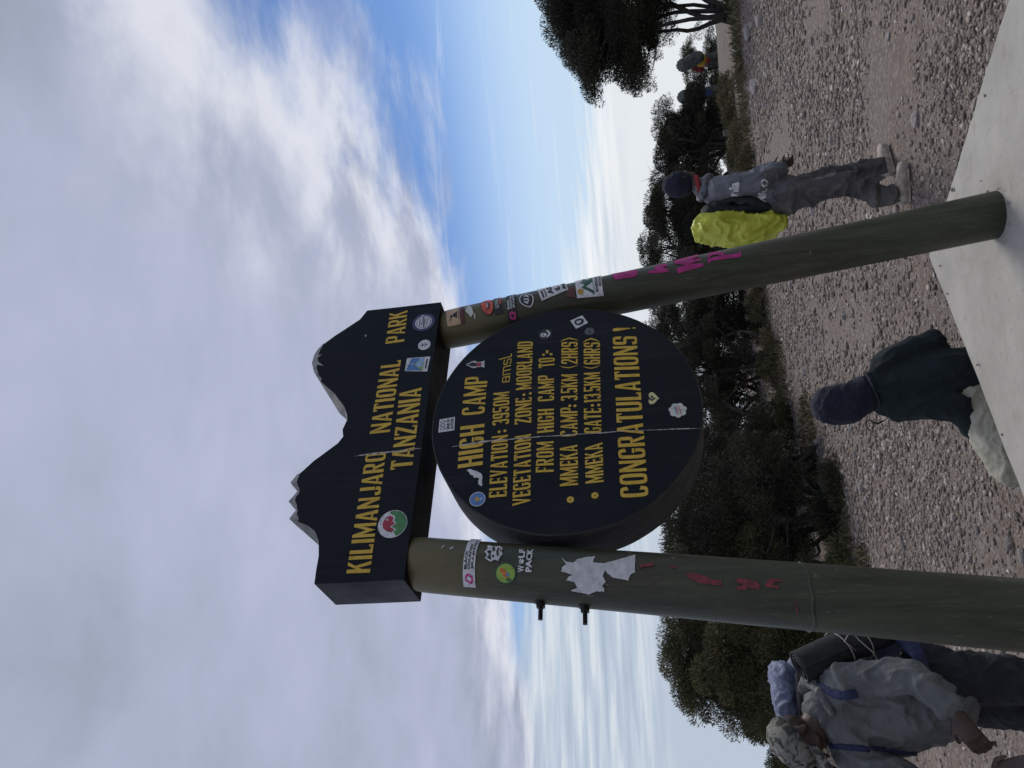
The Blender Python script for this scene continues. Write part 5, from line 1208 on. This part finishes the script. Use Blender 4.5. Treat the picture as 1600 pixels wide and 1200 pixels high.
# ---- seated man in dark green fleece (back turned)
base = Vector((-.18, 4.42, gheight(-.18, 4.42))); sm = empty('person', base); tag(sm, 'seated man in dark green fleece and navy hood beyond the plinth, back turned', 'person')
rel = lambda *p: Vector(p) - base
hd = rel(-.255, 4.40, .455); fd = Vector((-.86, .45, -.22)).normalized()
g = G(); headshape(g, hd, fd, Vector((-.1, 0, 1)), 1.0)
g.capsule(hd - Vector((-.01, 0, .08)), .056, rel(-.20, 4.41, .26), .062)
g.capsule(rel(-.19, 4.41, .15), (.14, .09), rel(-.16, 4.42, -.24), (.13, .10), 14, (.8, .5, 0))
AR = ((rel(-.285, 4.36, .17), rel(-.305, 4.26, -.07), rel(-.42, 4.28, -.145)), (rel(-.045, 4.46, .155), rel(.035, 4.49, -.06), rel(-.10, 4.66, -.15)))
for a, b_, c in AR: g.capsule(rel(-.19, 4.41, .18), .06, a, .055); g.capsule(a, .045, b_, .038); g.capsule(b_, .036, c, .026)
hand(g, AR[0][2], (-.7, .5, -.3), (0, .3, -1), (.4, .6, 0), 1, .6); hand(g, AR[1][2], (-.8, .3, -.2), (0, 0, -1), (-.2, -.8, 0), 1, .6)
LG = ((rel(-.29, 4.34, -.20), rel(-.615, 4.12, -.255), rel(-.68, 4.17, -.44)), (rel(-.12, 4.50, -.26), rel(-.30, 4.88, -.22), rel(-.42, 4.98, -.43)))
for h_, k_, a_ in LG: g.capsule(h_, .08, k_, .058); g.capsule(k_, .055, a_, .042)
remeshed('body', g, M['skin'], sm, .008, 3)
g = G()
g.capsule(rel(-.175, 4.42, .16), (.150, .115), rel(-.165, 4.42, -.08), (.175, .145), 18, (.75, .65, 0)); g.capsule(rel(-.165, 4.42, -.08), (.175, .145), rel(-.17, 4.42, -.29), (.185, .155), 18, (.75, .65, 0))
for q in (rel(-.265, 4.37, .18), rel(-.07, 4.45, .17)): g.capsule(rel(-.215, 4.41, .27), .088, q, .092)
g.capsule(rel(-.205, 4.41, .265), .082, rel(-.195, 4.41, .18), .12)
for a, b_, c in AR: g.capsule(rel(-.19, 4.41, .12), .10, a, .080); g.capsule(a, .080, b_, .072); g.capsule(b_, .072, c, .050)
remeshed('fleece', g, M['fleece'], sm, .009, 4, .014, 5.5, (1, 1, .5), 9.0)
g = G(); g.tube([rel(-.205 + .108 * math.cos(x), 4.405 + .104 * math.sin(x), .280 + .035 * math.cos(x + .4)) for x in [2 * math.pi * k / 20 for k in range(21)]], [(.007, .011)] * 21, 8, (0, 0, 1)); g.obj('collar', M['fleece'], sm, True)
g = G(); g.capsule(hd + Vector((-.005, 0, .040)), (.108, .112), hd + Vector((.0, 0, -.04)), (.110, .112), 18, (1, 0, 0)); g.capsule(hd + Vector((.0, -.005, -.04)), .108, rel(-.205, 4.41, .30), .095, 16)
remeshed('knit_hood', g, M['navy'], sm, .009, 5, .006, 13)
g = G(); g.tube([hd + Vector((-.118 + .026 * math.cos(x), -.075, -.125 + .020 * math.sin(x))) for x in [2 * math.pi * k / 18 for k in range(19)]], [.0028] * 19, 6); g.tube([hd + Vector((-.10, -.07, -.135)), hd + Vector((-.115, -.075, -.165)), hd + Vector((-.10, -.07, -.20))], [.003, .006, .004], 6); g.obj('cord_loop', M['mat'], sm, True)
g = G()
for h_, k_, a_ in LG: g.capsule(h_, (.135, .125), k_, .096); g.capsule(k_, .092, a_, .074)
g.capsule(LG[0][0], .12, LG[1][0], .12); remeshed('trousers', g, M['khaki'], sm, .011, 4, .014, 9)
g = G(); g.tube([rel(-.40, 4.20, -.165), rel(-.455, 4.165, -.185), rel(-.47, 4.12, -.25)], [(.016, .004)] * 3, 6, (1, 1, 0)); g.obj('pocket_zip', M['pants'], sm)
for (h_, k_, a_), toe in zip(LG, (rel(-.95, 4.2, -.5), rel(-.82, 5.0, -.5))): remeshed('boot', boot(G(), a_, toe), M['boot'], sm, .009, 3)

# ---- hiker walking to the right with a yellow pack cover
base = Vector((1.24, 6.12, gheight(1.24, 6.12))); hk = empty('person', base); tag(hk, 'hiker in grey jacket and dark beanie walking right under a yellow pack', 'person')
rel = lambda *p: Vector(p) - base
hd = rel(1.445, 6.12, 1.075); fd = Vector((.93, .35, -.12)).normalized()
g = G(); headshape(g, hd, fd, Vector((.12, 0, 1)), 1.0); g.capsule(hd - Vector((.02, 0, .08)), .055, rel(1.385, 6.12, .93), .062)
g.capsule(rel(1.33, 6.12, .80), (.15, .10), rel(1.23, 6.11, .38), (.13, .10), 14, (0, 1, 0))
AR = ((rel(1.32, 5.94, .82), rel(1.325, 5.87, .54), rel(1.415, 5.96, .37)), (rel(1.40, 6.30, .82), rel(1.44, 6.34, .55), rel(1.50, 6.26, .38)))
for a, b_, c in AR: g.capsule(rel(1.35, 6.12, .85), .06, a, .055); g.capsule(a, .045, b_, .038); g.capsule(b_, .036, c, .026)
hand(g, rel(1.425, 5.97, .38), (.4, .25, -.9), (.6, .6, .2), (.5, -.6, .2), 1, .8); hand(g, AR[1][2], (.4, 0, -.9), (.6, -.6, .2), (.5, .6, .2), 1, .8)
LG = ((rel(1.205, 6.01, .36), rel(1.255, 5.97, -.06), rel(1.125, 5.98, -.41), rel(1.42, 5.96, -.5)), (rel(1.25, 6.20, .36), rel(1.37, 6.24, -.05), rel(1.40, 6.30, -.41), rel(1.66, 6.44, -.5)))
for h_, k_, a_, t_ in LG: g.capsule(h_, .085, k_, .058); g.capsule(k_, .055, a_, .042)
remeshed('body', g, M['skin'], hk, .009, 3)
g = G()
g.capsule(rel(1.345, 6.12, .82), (.195, .115), rel(1.285, 6.115, .58), (.205, .140), 18, (0, 1, 0)); g.capsule(rel(1.285, 6.115, .58), (.205, .140), rel(1.245, 6.11, .35), (.205, .150), 18, (0, 1, 0)); g.capsule(rel(1.39, 6.12, .93), .085, rel(1.36, 6.12, .86), .11)
for a, b_, c in AR: g.capsule(rel(1.35, 6.12, .81), .11, a, .088); g.capsule(a, .090, b_, .078); g.capsule(b_, .077, c, .055)
jk2 = remeshed('jacket', g, M['jgrey'], hk, .009, 4, .014, 7, (1, 1, .6), 1.0)
g = G(); g.tube([rel(1.33, 6.00, .93), rel(1.31, 6.12, .95), rel(1.34, 6.24, .93), rel(1.43, 6.24, .90), rel(1.46, 6.12, .87), rel(1.42, 6.00, .90), rel(1.33, 6.00, .93)], [.032] * 7, 10); remeshed('hood', g, M['jgrey'], hk, .009, 3, .008, 14)
g = G(); g.tube([rel(1.405 + .076 * math.cos(x), 6.12 + .076 * math.sin(x), .965 + .012 * math.cos(x)) for x in [2 * math.pi * k / 18 for k in range(19)]], [(.020, .012)] * 19, 8, (0, 0, 1)); g.obj('neck_scarf', M['red'], hk, True)
g = G(); g.capsule(hd + Vector((-.01, 0, .040)), (.092, .102), hd + Vector((-.012, 0, .075)), (.080, .090), 18, (0, 1, 0)); g.capsule(hd + Vector((-.015, 0, .0)), (.088, .096), hd + Vector((-.01, 0, .04)), (.094, .104), 18, (0, 1, 0)); remeshed('beanie', g, M['navy'], hk, .009, 4, .005, 16)
g = G()
for h_, k_, a_, t_ in LG: g.capsule(h_, (.110, .115), k_, .086); g.capsule(k_, .080, a_ + Vector((0, 0, .055)), .070); g.capsule(a_ + Vector((0, 0, .13)), .076, a_ + Vector((0, 0, .04)), .080)
g.capsule(LG[0][0], .12, LG[1][0], .12); remeshed('trousers', g, M['pants'], hk, .010, 3, .022, 7, (1, 1, .6))
for h_, k_, a_, t_ in LG: remeshed('boot', boot(G(), a_, t_), M['boot'], hk, .008, 3, .004, 25)
# white print on the jacket
def print_on(ob, txt, cx, cz, w_, h_, dirv, matl, parent, tilt=0.0, start=.8):
    """flat print pressed on to the cloth along dirv (object space of the garment)"""
    P_, F_ = text2d(txt, 1.0, .045); dv = Vector(dirv).normalized(); rt = dv.cross(Vector((0, 0, 1))).normalized(); v = []
    for p in P_:
        a, b_ = (p[0] - .5) * w_, (p[1] - .5) * h_
        a, b_ = a * math.cos(tilt) - b_ * math.sin(tilt), a * math.sin(tilt) + b_ * math.cos(tilt)
        o_ = Vector((cx, 0, cz)) + rt * a + Vector((0, 0, 1)) * b_ - dv * start
        hit_, loc_, nor_, _ = ob.ray_cast(o_, dv)
        v.append((loc_ if hit_ else o_ + dv * start) - dv * .004)
    mobj('print', v, F_, matl, parent)
bpy.context.view_layer.update()
print_on(jk2, 'nia', .045, 1.215, .085, .070, (0, 1, 0), WHITE, jk2, -.12)
print_on(jk2, 'MKO', .010, 1.010, .140, .060, (0, 1, 0), WHITE, jk2, -.12)
# his pack: dark harness and yellow rain cover
yp = empty('backpack', Vector((1.05, 6.12, .40))); tag(yp, 'backpack in a bright yellow rain cover on the walking hiker', 'backpack')
ry = lambda *p: Vector(p) - Vector((1.05, 6.12, .40))
g = G(); g.capsule(ry(1.07, 6.10, .92), (.170, .110), ry(1.02, 6.10, .66), (.185, .135), 18, (0, 1, 0)); g.capsule(ry(1.02, 6.10, .66), (.185, .135), ry(1.05, 6.10, .42), (.150, .085), 18, (0, 1, 0))
remeshed('rain_cover', g, M['ycover'], yp, .008, 3, .026, 7, (1, 1, .5), 2.0)
g = G(); g.capsule(ry(1.185, 6.10, .90), (.150, .060), ry(1.16, 6.10, .46), (.140, .055), 16, (0, 1, 0)); g.tube([ry(1.22, 5.98, .86), ry(1.24, 5.93, .74), ry(1.20, 5.92, .60), ry(1.15, 5.97, .48)], [(.020, .030), (.03, .03), (.03, .03), (.02, .02)], 10); remeshed('harness', g, M['pblack'], yp, .010, 3, .006, 14)
g = G(); g.tube([ry(1.14, 5.98, .42), ry(1.155, 5.97, .30), ry(1.15, 5.97, .22)], [.006, .005, .004], 6); g.obj('loose_strap', M['mat'], yp, True)

# ---- two distant porters among the right-hand trees
def porter(x, y, jm, label, blabel, az_, extra=None):
    z = gheight(x, y); base = Vector((x, y, z)); pr = empty('person', base, az_); tag(pr, label, 'person', 'porters walking away on the path')
    g = G(); headshape(g, (.08, 0, 1.52), (1, 0, -.1), (0, 0, 1)); g.capsule((.06, 0, 1.44), .055, (.04, 0, 1.34), .06); g.capsule((.04, 0, 1.30), (.14, .10), (0, 0, .9), (.13, .10), 12, (0, 1, 0))
    for s in (1, -1):
        g.capsule((.04, .17 * s, 1.30), .045, (.10, .24 * s, 1.06), .04); g.capsule((.10, .24 * s, 1.06), .038, (.24, .18 * s, 1.02), .028); hand(g, (.24, .18 * s, 1.02), (1, -.2 * s, .1), (0, 0, -1), (0, -s, 0))
        g.capsule((0, .09 * s, .88), .08, (.08 * s, .10 * s, .46), .058); g.capsule((.08 * s, .10 * s, .46), .055, (.02 + .10 * s, .10 * s, .10), .042)
    remeshed('body', g, M['skin'], pr, .014, 2)
    g = G(); g.capsule((.04, 0, 1.30), (.18, .12), (0, 0, .88), (.17, .13), 14, (0, 1, 0))
    for s in (1, -1): g.capsule((.04, .12 * s, 1.28), .09, (.04, .18 * s, 1.28), .08); g.capsule((.04, .18 * s, 1.28), .078, (.10, .24 * s, 1.06), .066); g.capsule((.10, .24 * s, 1.06), .064, (.22, .18 * s, 1.03), .048)
    remeshed('jacket', g, jm, pr, .016, 3, .012, 10)
    g = G()
    for s in (1, -1): g.capsule((0, .09 * s, .88), .11, (.08 * s, .10 * s, .46), .084); g.capsule((.08 * s, .10 * s, .46), .082, (.02 + .10 * s, .10 * s, .12), .068)
    remeshed('trousers', g, M['pants'], pr, .016, 3, .010, 9)
    for s in (1, -1): remeshed('boot', boot(G(), (.02 + .10 * s, .10 * s, .10), (.3 + .1 * s, .1 * s, 0)), M['boot'], pr, .012, 2)
    if extra:
        g = G(); g.capsule((-.02, -.02, 1.10), (.19, .14), (-.02, -.02, 1.00), (.19, .145), 14, (0, 1, 0)); remeshed('waist_bag', g, extra, pr, .014, 3)
    g = G(); g.capsule((.07, 0, 1.60), (.095, .10), (.07, 0, 1.63), (.08, .085), 14, (0, 1, 0)); remeshed('beanie', g, M['navy'], pr, .012, 2)
    db = empty('duffel_bag', base + Vector((0, 0, 1.2)), az_); tag(db, blabel, 'bag')
    g = G(); g.capsule((-.22, -.10, -.05), (.17, .19), (-.16, .06, .42), (.18, .20), 16, (1, 0, 0)); remeshed('bag_body', g, M['duffel'], db, .018, 3, .02, 7)
    g = G(); g.tube([(-.39, -.10, .05), (-.42, -.02, .2), (-.36, .02, .36)], [.012] * 3, 6); g.obj('handle', M['mat'], db, True)
porter(9.35, 24.3, M['red'], 'distant porter in a red jacket with a load, seen through the trunks', 'grey-green duffel on the back of the porter in red', R(75), M['orange'])
porter(8.25, 24.0, M['bluecloth'], 'distant porter in a blue jacket carrying a duffel, beside the red one', 'grey-green duffel on the back of the porter in blue', R(85))

# settle everybody on the ground under their feet
for objs, (x, y) in (((man, bp, mt_, pl), (-1.40, 3.45)), ((sm,), (-.30, 4.40)), ((hk, yp), (1.25, 6.10))):
    for o in objs: o.location.z += gheight(x, y) - GZ - .004
seat = stone(-.14, 4.46, .20, 'low flat stone under the seated man in the green fleece', None)
seat.scale = (.20, .20, .16); seat.location.z = gheight(-.14, 4.46) + .03; seat.rotation_euler = (0, 0, .4)
